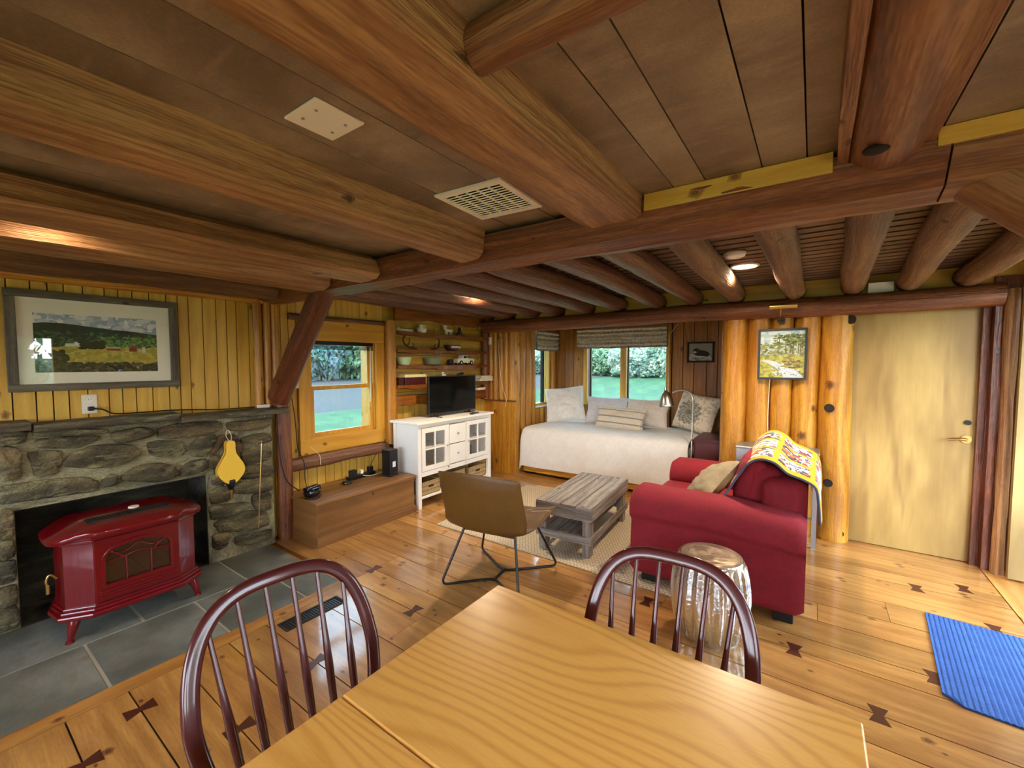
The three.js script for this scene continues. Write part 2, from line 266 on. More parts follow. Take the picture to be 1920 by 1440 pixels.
function weave(A, B, n, seed, bumpy = 1) {
  const a = hex(A), b = hex(B);
  const t = texture(256, 256, (u, v, c) => { const s = noise(u, v, n, n, seed) * 0.5 + noise(u, v, n * 2, n * 2, seed + 1) * 0.5, f = fbm(u, v, 5, 5, seed + 3, 3); mix3(c, a, b, clamp((s - 0.5) * 1.2 + 0.5 + (f - 0.5) * 0.5)); });
  const bt = texture(256, 256, (u, v, c) => { c[0] = c[1] = c[2] = 255 * (0.5 + 0.25 * Math.sin(u * 6.2832 * n) * bumpy + 0.25 * Math.sin(v * 6.2832 * n)); }, false);
  return { map: t, bump: bt };
}
const red = weave('#971a2b', '#78111c', 64, 201), linen = weave('#f1eee6', '#dcd8cf', 48, 205), tan = weave('#a99c80', '#8a7d62', 48, 209);
M.sofa = phy({ map: red.map, bumpMap: red.bump, bumpScale: 0.0008, roughness: 0.85, sheen: 0.15, sheenRoughness: 0.6, sheenColor: new THREE.Color(0.5, 0.1, 0.12) });
M.linen = std({ map: linen.map, bumpMap: linen.bump, bumpScale: 0.001, roughness: 0.9 });
M.lavender = std({ map: linen.map, color: new THREE.Color(0.86, 0.86, 0.97), roughness: 0.9 });
M.oat = std({ map: linen.map, color: new THREE.Color(0.9, 0.82, 0.74), roughness: 0.9 });
M.taupe = std({ map: tan.map, bumpMap: tan.bump, bumpScale: 0.001, roughness: 0.9 });
M.leather = phy({ map: weave('#6c4a18', '#563910', 90, 213).map, roughness: 0.48 });

// ---------------------------------------------------------------- floor
const floor = struct('floor', 'wide varnished pine floorboards with dark butterfly keys', 'floor');
part(floor, 'subfloor', box(-3.9, 1.3, -0.12, -0.012, -6.0, 2.75), M.dark);
const seams = [2.7, 2.45, 2.2, 1.93, 1.66, 1.4, 1.13, 0.86, 0.6, 0.33, 0.05, -0.31, -0.512, -0.717, -0.92, -1.11, -1.42, -1.69, -1.878, -2.12, -2.314, -2.6, -2.745, -2.974, -3.2, -3.448, -3.79, -3.96, -4.2, -4.55, -4.9, -5.3, -5.85];
for (let i = 0; i < seams.length - 1; i++) {
  const z0 = seams[i], z1 = seams[i + 1], left = z1 < -1.66 ? -3.72 : -2.5, right = z1 < -4.6 ? -0.6 : 1.03;
  let cuts = [left]; let x = left + rr(0.7, 2.6); while (x < right - 0.6) { cuts.push(x); x += rr(1.4, 2.8); } cuts.push(right);
  for (let k = 0; k < cuts.length - 1; k++) part(floor, 'plank', grain(box(cuts[k] + 0.001, cuts[k + 1] - 0.001, -0.03, 0, z0 - 0.003, z1 + 0.003), 0), M.floor[Math.floor(rnd() * 6)]);
}
part(floor, 'border_board', grain(box(-2.603, -2.503, -0.03, 0.0, -1.65, 2.7), 2), M.floorBorder);
part(floor, 'border_board', grain(box(-3.72, -2.503, -0.03, 0.0, -1.652, -1.69), 0), M.floorBorder);
part(floor, 'sill_board', grain(box(1.033, 1.30, -0.03, 0.004, -4.62, 2.7), 2), M.floorBorder);
const keyShape = (w, l) => flatXZ([[-w / 2, -l / 2], [w / 2, -l / 2], [w * 0.22, 0], [w / 2, l / 2], [-w / 2, l / 2], [-w * 0.22, 0]], -0.012, 0.0012);
const keyGeo = keyShape(0.072, 0.105);
for (const [x, z, a] of [[-2.552, -1.878, 0.1], [-1.924, -1.69, 0], [-1.987, -1.11, 0.1], [-1.871, -0.717, 0], [-2.328, -0.512, 0], [-2.175, -0.31, 0], [-0.805, -2.6, 0], [-0.036, -2.6, 0], [0.603, -3.79, 0], [0.857, -3.96, 0], [0.516, -2.745, 0], [0.273, -2.314, 0], [0.879, -3.448, 0]]) {
  const k = part(floor, 'butterfly_key', keyGeo, M.key); k.position.set(x, 0, z); k.rotation.y = a;
}
// slate hearth
const hearth = thing('slate_hearth', 'grey slate tile hearth in front of the red stove', 'hearth');
part(hearth, 'grout_bed', box(-3.9, -2.606, -0.05, -0.003, -1.648, 1.3), M.grout);
{
  const g = 0.006, rows = [[-3.61, -3.115, [-1.646, -1.28, -0.72, -0.12, 0.5, 1.3]], [-3.115, -2.607, [-1.646, -1.4, -0.965, -0.472, 0.1, 0.7, 1.3]]];
  for (const [x0, x1, zs] of rows) for (let i = 0; i < zs.length - 1; i++) { const t = rbox(x0 + g, x1 - (x1 > -2.7 ? 0 : g), -0.03, 0.002, zs[i] + g, zs[i + 1] - g, 0.004); grain(t, 0, 0.9, 0.9); part(hearth, 'slate_tile', t, M.slate[Math.floor(rnd() * 4)]); }
}

// ---------------------------------------------------------------- ceilings
const CY = 2.12;
const ceiling = struct('ceiling', 'brown grooved panel ceiling over the dining end', 'ceiling');
part(ceiling, 'backing', box(-3.9, 1.3, CY + 0.014, CY + 0.1, -1.72, 2.8), M.dark);
{
  const xs = [1.12, 0.95, 0.8, 0.62, 0.44, 0.262, 0.1, -0.034, -0.152, -0.32, -0.426, -0.6, -0.93, -1.155, -1.33, -1.56, -1.77, -1.98, -2.2, -2.42, -2.62, -2.85, -3.07, -3.3, -3.5, -3.74];
  for (let i = 0; i < xs.length - 1; i++) part(ceiling, 'ceiling_board', grain(box(xs[i] - 0.002, xs[i + 1] + 0.002, CY, CY + 0.016, -1.68, 2.75), 2, 0.9, 0.9), M.ceil[Math.floor(rnd() * 4)]);
}
const ceilingBack = struct('ceiling_back', 'narrow dark ceiling slats above the round log joists', 'ceiling');
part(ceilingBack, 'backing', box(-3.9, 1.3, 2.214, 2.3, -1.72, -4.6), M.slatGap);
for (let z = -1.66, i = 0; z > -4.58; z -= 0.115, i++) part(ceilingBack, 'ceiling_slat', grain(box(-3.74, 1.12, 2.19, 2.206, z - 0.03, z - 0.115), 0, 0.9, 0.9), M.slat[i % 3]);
part(ceilingBack, 'fascia_board', box(-3.9, 1.3, 2.1, 2.3, -1.72, -1.78), M.dark);

// roof over everything; unseen eaves sized to keep sun out of the windows
const roof = struct('roof', 'low roof over the cabin with unseen eaves sized to block sun', 'roof');
part(roof, 'roof_deck', box(-4.3, 2.05, 2.32, 2.5, -6.5, 3.75), M.dark);

// ---------------------------------------------------------------- left wall
const LX = -3.72;
const wallLeft = struct('wall_left', 'knotty pine board wall along the fireplace and window', 'wall');
const WZ0 = -2.78, WZ1 = -2.08, WY0 = 0.80, WY1 = 1.70;   // opening of the sash window
for (const b of [[-1.66, WZ1, 0, 2.32], [WZ0, -4.65, 0, 2.32], [WZ1, WZ0, 0, WY0], [WZ1, WZ0, WY1, 2.32], [2.75, -1.66, 1.1, 2.32], [2.75, 1.3, 0, 1.1]]) part(wallLeft, 'sheathing', box(LX - 0.2, LX - 0.024, b[2], b[3], b[0], b[1]), M.dark);
function planksZ(parent, zs, y0, y1, x = LX, mats = M.pine, gap = 0.003) { for (let i = 0; i < zs.length - 1; i++) part(parent, 'plank', grain(box(x - 0.023, x, y0, y1, zs[i] - gap, zs[i + 1] + gap), 1), mats[Math.floor(rnd() * mats.length)]); }
const even = (a, b, step, jit = 0.15) => { const n = Math.max(1, Math.round(Math.abs(b - a) / step)), o = [a]; for (let i = 1; i < n; i++) o.push(lerp(a, b, (i + (rnd() - 0.5) * jit) / n)); o.push(b); return o; };
const picGrooves = [-0.24, -0.33, -0.421, -0.49, -0.557, -0.64, -0.739, -0.805, -0.875, -0.963, -1.056, -1.122, -1.186, -1.274, -1.361, -1.431, -1.499, -1.589, -1.70];
planksZ(wallLeft, even(2.7, -0.24, 0.09).concat(picGrooves.slice(1)), 1.1, CY);
planksZ(wallLeft, even(2.7, 1.3, 0.1), 0, 1.1);
planksZ(wallLeft, even(-1.70, -1.97, 0.07), 0.0, 2.2);
planksZ(wallLeft, even(-1.97, -2.90, 0.085), 0.0, 0.71);
planksZ(wallLeft, [-1.97, -2.28, -2.36, -2.62, -2.90], 1.88, 2.2);
planksZ(wallLeft, even(-2.90, -4.62, 0.085), 0.0, 1.04);
// rough slabs behind the shelves, split once
{ const ys = [1.04, 1.16, 1.27, 1.38, 1.47, 1.57, 1.67, 1.77, 1.87, 2.2]; for (let i = 0; i < ys.length - 1; i++) for (const [a, b] of [[-2.90, -3.66], [-3.66, -4.62]]) part(wallLeft, 'slab', grain(box(LX - 0.023, LX - 0.002 + rnd() * 0.004, ys[i] + 0.002, ys[i + 1] - 0.002, a - 0.002, b + 0.002), 2), M.pine[Math.floor(rnd() * 5)]); }

// sash window
const win1 = struct('window_1', 'double-hung pine window beside the fireplace', 'window');
{
  const f = (y0, y1, z0, z1, x0, x1, g = 1) => part(win1, 'casing', grain(rbox(x0, x1, y0, y1, z0, z1, 0.004), g), M.pineTrim);
  f(0.70, 1.69, -1.97, -2.075, LX, LX + 0.03); f(0.70, 1.69, -2.785, -2.90, LX, LX + 0.03); f(1.69, 1.88, -1.97, -2.90, LX, LX + 0.03, 2); f(0.66, 0.80, -1.97, -2.90, LX, LX + 0.035, 2);
  part(win1, 'head_rail', log([LX + 0.02, 1.895, -1.9], [LX + 0.02, 1.895, -2.9], 0.028, 0.024, { nk: 12 }), M.log);
  for (const [y0, y1, z0, z1] of [[WY0 - 0.01, WY1 + 0.01, WZ1 + 0.01, WZ1 - 0.015], [WY0 - 0.01, WY1 + 0.01, WZ0 + 0.015, WZ0 - 0.01], [WY0 - 0.01, WY0 + 0.012, WZ1, WZ0], [WY1 - 0.012, WY1 + 0.01, WZ1, WZ0]]) part(win1, 'jamb', grain(box(LX - 0.2, LX + 0.002, y0, y1, z0, z1), Math.abs(y1 - y0) > 0.3 ? 1 : 2), M.pineTrim);
  const sash = (y0, y1, x) => { const s = part(win1, 'sash', grain(merge([box(x, x + 0.03, y0, y0 + 0.035, WZ1 - 0.015, WZ0 + 0.015), box(x, x + 0.03, y1 - 0.035, y1, WZ1 - 0.015, WZ0 + 0.015), box(x, x + 0.03, y0 + 0.035, y1 - 0.035, WZ1 - 0.015, WZ1 - 0.05), box(x, x + 0.03, y0 + 0.035, y1 - 0.035, WZ0 + 0.05, WZ0 + 0.015)]), 1), M.pineTrim); part(s, 'pane', box(x + 0.012, x + 0.016, y0 + 0.03, y1 - 0.03, WZ1 - 0.045, WZ0 + 0.045), M.dimGlass); };
  sash(1.235, 1.69, LX - 0.075); sash(0.81, 1.275, LX - 0.04);
}
const blind1 = thing('raised_blind', 'black slatted blind raised at the top of the sash window', 'blind');
part(blind1, 'headrail', rbox(LX - 0.015, LX + 0.02, 1.655, 1.69, WZ1 - 0.02, WZ0 + 0.02, 0.004), M.black);
for (let i = 0; i < 5; i++) part(blind1, 'slat', box(LX - 0.012, LX + 0.018, 1.612 + i * 0.008, 1.6165 + i * 0.008, WZ1 - 0.022, WZ0 + 0.022), M.blackMatte);
part(blind1, 'tilt_wand', along(cyl(0.004, 0.004, 0.55, 8).rotateZ(Math.PI / 2).translate(0.275, 0, 0), [LX + 0.025, 1.64, -2.72], [LX + 0.022, 1.1, -2.715]), M.white);

// log rail under the window
single('log_rail', 'reddish knotty log rail under the sash window', 'log rail', log([LX + 0.05, 0.60, -1.80], [LX + 0.05, 0.595, -2.88], 0.058, 0.052, { wob: 0.2 }), M.log);

// ---------------------------------------------------------------- far side
const farLeft = struct('wall_far_left', 'low pine wainscot between the white cabinet and the daybed', 'wall');
part(farLeft, 'sheathing', box(-3.9, -3.26, 0, 2.32, -4.625, -4.70), M.dark);
for (let x = -3.72, i = 0; x < -3.23; x += 0.075, i++) part(farLeft, 'plank', grain(box(x + 0.002, Math.min(x + 0.073, -3.21), 0, 0.965, -4.60, -4.625), 1), M.honey[i % 4]);
part(farLeft, 'ledge', grain(rbox(-3.72, -3.205, 0.965, 0.985, -4.585, -4.64), 0), M.logRed);
for (const [x, r] of [[-3.63, 0.05], [-3.54, 0.045], [-3.455, 0.05], [-3.365, 0.048], [-3.285, 0.045]]) part(farLeft, 'pole', log([x, 0.985, -4.635], [x, 2.1, -4.635], r, r * 0.92, { nk: 12, wob: 0.05 }), M.honey[Math.floor(rnd() * 4)]);
// alcove: left side with a small window, far side with the daybed window
const alcL = struct('wall_alcove_left', 'half-log side wall of the daybed alcove', 'wall');
const AX = -3.3, AZ = -5.85;
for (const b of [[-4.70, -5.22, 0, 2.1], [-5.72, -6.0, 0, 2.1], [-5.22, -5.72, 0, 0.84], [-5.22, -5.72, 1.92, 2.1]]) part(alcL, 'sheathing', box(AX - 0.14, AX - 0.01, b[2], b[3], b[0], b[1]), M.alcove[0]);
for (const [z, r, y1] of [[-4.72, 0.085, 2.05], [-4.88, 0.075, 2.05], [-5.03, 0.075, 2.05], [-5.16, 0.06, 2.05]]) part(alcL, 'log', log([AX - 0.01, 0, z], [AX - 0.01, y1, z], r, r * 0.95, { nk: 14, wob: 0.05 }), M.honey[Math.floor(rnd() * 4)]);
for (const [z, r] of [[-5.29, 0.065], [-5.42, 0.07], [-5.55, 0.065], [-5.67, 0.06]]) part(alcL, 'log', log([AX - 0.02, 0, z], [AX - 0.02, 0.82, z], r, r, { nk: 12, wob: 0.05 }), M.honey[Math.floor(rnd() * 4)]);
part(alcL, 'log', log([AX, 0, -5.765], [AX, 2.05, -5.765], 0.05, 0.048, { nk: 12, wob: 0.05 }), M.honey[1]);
const win2 = struct('window_2', 'small side window of the daybed alcove', 'window');
part(win2, 'frame', grain(merge([box(AX - 0.12, AX - 0.02, 0.84, 0.88, -5.22, -5.72), box(AX - 0.12, AX - 0.02, 1.88, 1.92, -5.22, -5.72), box(AX - 0.12, AX - 0.02, 0.84, 1.92, -5.215, -5.245), box(AX - 0.12, AX - 0.02, 0.84, 1.92, -5.69, -5.725)]), 1), M.pineTrim);
part(win2, 'stile', box(AX - 0.10, AX - 0.06, 0.87, 1.9, -5.56, -5.60), M.ironDark);
part(win2, 'sill', rbox(AX - 0.02, AX + 0.03, 0.825, 0.85, -5.21, -5.73), M.whitePlate);
part(win2, 'pane', box(AX - 0.075, AX - 0.071, 0.86, 1.9, -5.23, -5.71), M.dimGlass);

const alcB = struct('wall_alcove_back', 'brown vertical board wall behind the daybed', 'wall');
const BX0 = -2.80, BX1 = -1.55, BY0 = 0.86, BY1 = 1.93;   // daybed window
for (const b of [[AX - 0.14, BX0, 0, 2.1], [BX1, -0.5, 0, 2.1], [BX0, BX1, 0, BY0], [BX0, BX1, BY1, 2.1]]) part(alcB, 'sheathing', box(b[0], b[1], b[2], b[3], AZ - 0.025, AZ - 0.18), M.dark);
function planksX(parent, xs, y0, y1, z, mats) { for (let i = 0; i < xs.length - 1; i++) part(parent, 'plank', grain(rbox(xs[i] + 0.0015, xs[i + 1] - 0.0015, y0, y1, z - 0.024, z + 0.012, 0.008), 1), mats[Math.floor(rnd() * mats.length)]); }
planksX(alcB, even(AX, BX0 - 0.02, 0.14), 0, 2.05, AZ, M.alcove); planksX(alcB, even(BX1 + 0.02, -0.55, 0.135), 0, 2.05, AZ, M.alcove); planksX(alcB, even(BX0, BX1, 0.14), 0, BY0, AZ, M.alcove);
const win3 = struct('window_3', 'two-light window behind the daybed', 'window');
for (const x of [BX0 + 0.02, BX1 - 0.02]) part(win3, 'casing_log', log([x, BY0, AZ + 0.01], [x, 2.0, AZ + 0.01], 0.036, 0.034, { nk: 12, wob: 0.05 }), M.pineTrim);
part(win3, 'mullion_log', log([-2.205, BY0, AZ - 0.02], [-2.205, BY1, AZ - 0.02], 0.05, 0.048, { nk: 12, wob: 0.05 }), M.pineTrim);
part(win3, 'frame', merge([box(BX0, BX1, BY0, BY0 + 0.03, AZ - 0.14, AZ), box(BX0, BX1, BY1 - 0.03, BY1, AZ - 0.14, AZ)]), M.pineTrim);
for (const [a, b] of [[BX0 + 0.05, -2.24], [-2.17, BX1 - 0.05]]) {
  const s = part(win3, 'sash', merge([box(a, a + 0.022, BY0 + 0.03, BY1 - 0.03, AZ - 0.10, AZ - 0.07), box(b - 0.022, b, BY0 + 0.03, BY1 - 0.03, AZ - 0.10, AZ - 0.07), box(a, b, BY0 + 0.03, BY0 + 0.05, AZ - 0.10, AZ - 0.07), box(a, b, BY1 - 0.05, BY1 - 0.03, AZ - 0.10, AZ - 0.07)]), M.ironDark);
  part(s, 'pane', box(a + 0.01, b - 0.01, BY0 + 0.04, BY1 - 0.04, AZ - 0.087, AZ - 0.083), M.dimGlass);
}
const ceilAlc = struct('ceiling_alcove', 'pale board ceiling of the daybed alcove', 'ceiling');
part(ceilAlc, 'ceiling_board', grain(box(-3.6, -0.4, 2.04, 2.1, -4.5, -6.1), 0), M.plyPale);
const alcR = struct('wall_alcove_right', 'hidden end wall of the daybed alcove', 'wall');
part(alcR, 'plank', grain(box(-0.62, -0.5, 0, 2.1, -4.5, -6.0), 1), M.alcove[1]);

// log wall and plywood door
const wallFar = struct('wall_far', 'wall of upright peeled honey logs beside the plywood door', 'wall');
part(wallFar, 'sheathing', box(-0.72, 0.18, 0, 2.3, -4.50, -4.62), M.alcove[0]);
part(wallFar, 'header_board', grain(box(-3.9, 1.3, 1.93, 2.3, -4.48, -4.62), 0), M.pine[0]);
for (const [x0, x1] of [[-0.715, -0.50], [-0.50, -0.312], [-0.312, -0.146], [-0.146, 0.052]]) { const r = (x1 - x0) / 2; part(wallFar, 'log', log([(x0 + x1) / 2, 0, -4.50], [(x0 + x1) / 2, 1.95, -4.50], r * 1.03, r * 1.0, { wob: 0.045, sway: 0.006, nk: 24, step: 0.06 }), M.honey[Math.floor(rnd() * 4)]); }
const post = thing('door_post', 'stout peeled log post with dark plugs beside the plywood door', 'post');
part(post, 'trunk', log([0.163, 0, -4.48], [0.163, 1.93, -4.48], 0.118, 0.108, { wob: 0.05, sway: 0.012, nk: 28, step: 0.05 }), M.honey[2]);
for (const [x, y, r] of [[0.235, 1.84, 0.036], [0.12, 1.115, 0.034], [0.13, 0.49, 0.032], [0.222, 0.075, 0.028]]) part(post, 'plug', cyl(r, r * 1.1, 0.05, 14).rotateX(Math.PI / 2).translate(x, y, -4.385 - (x > 0.2 ? 0.03 : 0)), M.dark);
const door1 = struct('door_1', 'smooth plywood door with a brass lever handle', 'door');
{ const d = part(door1, 'leaf', box(0.235, 0.985, 0.006, 1.92, -4.50, -4.54), M.plydoor); const uv = d.geometry.attributes.uv; }
const lever = part(door1, 'handle', merge([cyl(0.03, 0.03, 0.012, 20).rotateX(Math.PI / 2).translate(0.94, 0.925, -4.494), cyl(0.011, 0.011, 0.05, 12).rotateX(Math.PI / 2).translate(0.94, 0.925, -4.47), tube([[0.94, 0.925, -4.447], [0.90, 0.93, -4.446], [0.86, 0.923, -4.448], [0.835, 0.916, -4.452]], 0.009, 16, 8)]), M.brass);
part(door1, 'lock', cyl(0.018, 0.018, 0.02, 16).rotateX(Math.PI / 2).translate(0.945, 1.05, -4.492), M.ironDark);
part(door1, 'backing', box(0.2, 1.04, 0, 1.98, -4.545, -4.62), M.dark);  // solid panel added behind the leaf to stop daylight leaking under it
part(door1, 'jamb', grain(merge([box(0.985, 1.035, 0, 1.95, -4.46, -4.62), box(0.24, 1.035, 1.92, 1.96, -4.47, -4.62), box(1.03, 1.075, 0, 1.95, -4.40, -4.46)]), 1), M.braceRed);
single('corner_post', 'rough pale log post in the corner by the open doorway', 'post', log([1.105, 0, -4.385], [1.11, 2.0, -4.385], 0.034, 0.034, { wob: 0.2, sway: 0.02 }), M.beam[2]);
const wallRight = struct('wall_right', 'right-hand wall with doorway and dining windows', 'wall');
const RX = 1.24;
for (const b of [[-4.42, -4.62, 0, 2.32], [-2.6, -1.2, 0, 2.32], [-1.2, 1.7, 0, 1.0], [-1.2, 1.7, 1.86, 2.32], [1.7, 2.75, 0, 2.32], [-4.42, -2.6, 2.0, 2.32]]) part(wallRight, 'panel', grain(box(RX, RX + 0.14, b[2], b[3], b[0], b[1]), 1), M.pine[1]);
part(wallRight, 'corner_board', grain(box(1.035, RX, 0, 2.1, -4.455, -4.62), 1), M.braceRed);
const door2 = struct('door_2', 'pale plywood door standing open beside the corner post', 'door');
part(door2, 'leaf', box(1.128, 1.98, 0.02, 2.0, -4.27, -4.31), M.plyPale);
const win4 = struct('window_4', 'row of dining windows opposite the fireplace', 'window');
for (let i = 0; i < 3; i++) { const a = -1.2 + i * 2.9 / 3, b = a + 2.9 / 3; const s = part(win4, 'sash', grain(merge([box(RX, RX + 0.1, 1.0, 1.04, a, b), box(RX, RX + 0.1, 1.82, 1.86, a, b), box(RX, RX + 0.1, 1.04, 1.82, a, a + 0.04), box(RX, RX + 0.1, 1.04, 1.82, b - 0.04, b)]), 1), M.pineTrim); part(s, 'pane', box(RX + 0.05, RX + 0.054, 1.03, 1.83, a + 0.03, b - 0.03), M.glass); }
const wallNear = struct('wall_near', 'pine wall behind the dining table with a wide window', 'wall');
for (const b of [[-3.9, -2.9, 0, 2.32], [0.7, 1.4, 0, 2.32], [-2.9, 0.7, 0, 0.7], [-2.9, 0.7, 1.95, 2.32]]) part(wallNear, 'panel', grain(box(b[0], b[1], b[2], b[3], 2.75, 2.9), 1), M.pine[2]);
const win5 = struct('window_5', 'wide window behind the dining table', 'window');
for (let i = 0; i < 3; i++) { const a = -2.9 + i * 1.2, b = a + 1.2; const s = part(win5, 'sash', grain(merge([box(a, b, 0.7, 0.75, 2.76, 2.86), box(a, b, 1.9, 1.95, 2.76, 2.86), box(a, a + 0.05, 0.75, 1.9, 2.76, 2.86), box(b - 0.05, b, 0.75, 1.9, 2.76, 2.86)]), 1), M.pineTrim); part(s, 'pane', box(a + 0.04, b - 0.04, 0.74, 1.91, 2.80, 2.804), M.glass); }

// ---------------------------------------------------------------- beams and joists
// a hewn beam: outline [across, y] swept along z (or x), a little uneven
function hewn(outline, a0, a1, alongX, seed, wob = 0.006) {
  const P = outline, n = P.length, L = [0]; for (let i = 0; i < n; i++) L.push(L[i] + Math.hypot(P[(i + 1) % n][0] - P[i][0], P[(i + 1) % n][1] - P[i][1]));
  const S = 4, nk = n * S, len = a1 - a0, at = (s) => { const k = Math.round(s * nk), i = Math.floor(k / S) % n, t = (k % S) / S, a = P[i], b = P[(i + 1) % n]; return [lerp(a[0], b[0], t), lerp(a[1], b[1], t)]; };
  const g = sweep(len, Math.round(len / 0.12), nk, (t, a) => { const q = at(a / (Math.PI * 2)), x = t * len, w = wob * N3(x * 1.3, q[0] * 9, q[1] * 9 + seed) + wob * 0.6 * N3(x * 4.3 + seed, q[0] * 14, q[1] * 14); return [q[1] + (q[1] < 2.1 ? w : 0), q[0] + w]; }, { per: L[n] / 0.5, crease: 0.42 });
  if (alongX) { g.scale(1, 1, 1); g.translate(a0, 0, 0); return g; }
  // local x -> world z, local z (across) -> world x : mirror keeps the outline's sense
  const p = g.attributes.position, nn = g.attributes.normal; for (let i = 0; i < p.count; i++) { const x = p.getX(i), z = p.getZ(i); p.setX(i, z); p.setZ(i, x + a0); const a = nn.getX(i), c = nn.getZ(i); nn.setX(i, c); nn.setZ(i, a); }
  if (!g.index) { const u = g.attributes.uv; for (let i = 0; i < p.count; i += 3) for (const at of [p, nn, u]) { const s = at.itemSize, A = at.array; for (let c = 0; c < s; c++) { const t = A[(i + 1) * s + c]; A[(i + 1) * s + c] = A[(i + 2) * s + c]; A[(i + 2) * s + c] = t; } } }
  return g;
}
const beam = (label, outline, mat, seed, wob) => single('ceiling_beam', label, 'beam', hewn(outline, -1.60, 2.72, false, seed, wob), mat, 'hewn beams over the dining end');
beam('widest hewn ceiling beam, beside the white ceiling vent grille', [[-0.535, 2.13], [-0.545, 2.045], [-0.565, 2.033], [-0.74, 2.03], [-0.79, 2.055], [-0.88, 2.13]], M.beam[0], 1.3);
beam('hewn ceiling beam between the vent grille and the fireplace side beams, with three knots', [[-1.29, 2.13], [-1.30, 2.02], [-1.325, 1.995], [-1.44, 1.99], [-1.51, 2.03], [-1.55, 2.13]], M.beam[1], 4.7);
beam('third hewn beam from the fireplace wall, pale on its face', [[-2.16, 2.13], [-2.10, 2.09], [-2.07, 2.01], [-2.10, 1.985], [-2.25, 1.975], [-2.32, 2.02], [-2.36, 2.13]], M.beam[2], 8.2);
beam('second hewn beam from the fireplace wall, warmly lit on its face', [[-2.60, 2.13], [-2.57, 2.05], [-2.585, 1.99], [-2.65, 1.97], [-2.80, 1.97], [-2.86, 2.03], [-2.88, 2.13]], M.beam[3], 12.1);
single('log_beam', 'rough log beam nearest the fireplace wall above the landscape picture', 'beam', log([-3.36, 2.045, -1.62], [-3.36, 2.045, 2.72], 0.085, 0.09, { wob: 0.1 }), M.joistPale);
single('wall_pole', 'thin shiny pole along the top of the plank wall', 'pole', log([-3.665, 2.0, -1.68], [-3.665, 1.985, 2.72], 0.032, 0.036, { nk: 12 }), M.honey[0]);
const bigLog = thing('log_beam', 'thick smooth half-log beam with a broken knot, above the sofa', 'beam');
part(bigLog, 'trunk', log([0.142, 2.14, -1.62], [0.142, 2.14, 2.72], 0.098, 0.104, { wob: 0.04, nk: 26, step: 0.08 }), M.beamDark);
part(bigLog, 'side_strip', hewn([[0.055, 2.13], [0.035, 2.13], [0.035, 2.075], [0.06, 2.07]], -1.62, 2.72, false, 3.1, 0.008), M.beamDark);
part(bigLog, 'side_strip', hewn([[0.25, 2.13], [0.225, 2.13], [0.215, 2.085], [0.245, 2.085]], -1.62, 2.72, false, 6.1, 0.005), M.beamDark);
part(bigLog, 'knot', new THREE.SphereGeometry(0.024, 14, 10).scale(1.2, 0.5, 0.9).translate(0.115, 2.045, -1.46), M.dark);
const crossOutline = [[-1.60, 2.10], [-1.60, 2.06], [-1.66, 1.985], [-1.75, 1.965], [-1.84, 1.985], [-1.89, 2.06], [-1.87, 2.10]];
single('cross_beam', 'long red-brown cross beam carrying the ceiling beams', 'beam', hewn(crossOutline.slice().reverse(), -3.74, 0.278, true, 15.5, 0.008), M.logRed);
single('cross_beam', 'shorter brown cross beam spliced beside the slanting brace', 'beam', hewn(crossOutline.slice().reverse(), 0.283, 1.24, true, 19.5, 0.008), M.beamDark);
single('fascia_board', 'yellow sawn board above the cross beam between two ceiling beams', 'board', grain(rbox(-0.532, 0.03, 2.058, 2.119, -1.598, -1.625, 0.002), 0), M.pine[0]);
single('fascia_board', 'yellow sawn board above the cross beam next to the thick half log', 'board', grain(rbox(0.252, 1.2, 2.07, 2.119, -1.598, -1.625, 0.002), 0), M.pine[0]);
single('stub_log', 'short thin log bridging the ceiling beside the widest beam', 'log', log([-0.54, 2.085, -0.652], [0.05, 2.085, -0.652], 0.042, 0.046, { nk: 16, wob: 0.06 }), M.beamDark);
single('knee_brace', 'dark red slanting brace by the sash window', 'brace', log([-3.57, 1.20, -1.74], [-2.88, 2.03, -1.74], 0.088, 0.085, { wob: 0.05, nk: 14 }), M.braceRed);
single('knee_brace', 'brown slanting brace below the spliced cross beam', 'brace', log([0.34, 2.06, -1.74], [1.28, 1.16, -1.74], 0.085, 0.085, { wob: 0.05, nk: 16 }), M.beamDark);
single('header_log', 'long red-brown log beam above the daybed alcove and door', 'beam', log([-3.56, 1.96, -4.40], [1.06, 1.965, -4.40], 0.08, 0.084, { wob: 0.06, sway: 0.02, nk: 22 }), M.logRed);
const joists = [[-3.36, -3.5, 'log joist hugging the shelf wall'], [-3.0, -3.15, 'second log joist from the shelf wall'], [-2.65, -2.8, 'third log joist from the shelf wall'], [-2.3, -2.45, 'fourth log joist from the shelf wall'], [-1.93, -2.08, 'fifth log joist from the shelf wall'], [-1.56, -1.7, 'sixth log joist from the shelf wall'], [-1.2, -1.3, 'seventh log joist from the shelf wall'], [-0.87, -0.95, 'log joist one before the ceiling lamp'], [-0.53, -0.6, 'round log joist lit orange by the ceiling lamp beside it'], [-0.18, -0.15, 'log joist just past the ceiling lamp, above the stream painting'], [0.15, 0.24, 'split grey log joist in line with the thick half log'], [0.42, 0.58, 'log joist above the plywood door, second from the corner'], [0.74, 0.9, 'log joist nearest the corner post']];
joists.forEach(([xa, xb, label], i) => single('log_joist', label, 'joist', log([xa, 2.112, -1.72], [xb, 2.108, -4.46], i > 7 ? 0.082 : 0.076, i > 7 ? 0.08 : 0.074, { wob: 0.09, sway: 0.02, nk: 18 }), i > 7 ? M.joistPale : M.joist, 'round log joists over the sitting end'));
single('white_block', 'small white block between two joists above the door', 'block', rbox(0.335, 0.49, 2.04, 2.12, -4.40, -4.47, 0.004), M.whitePlate);
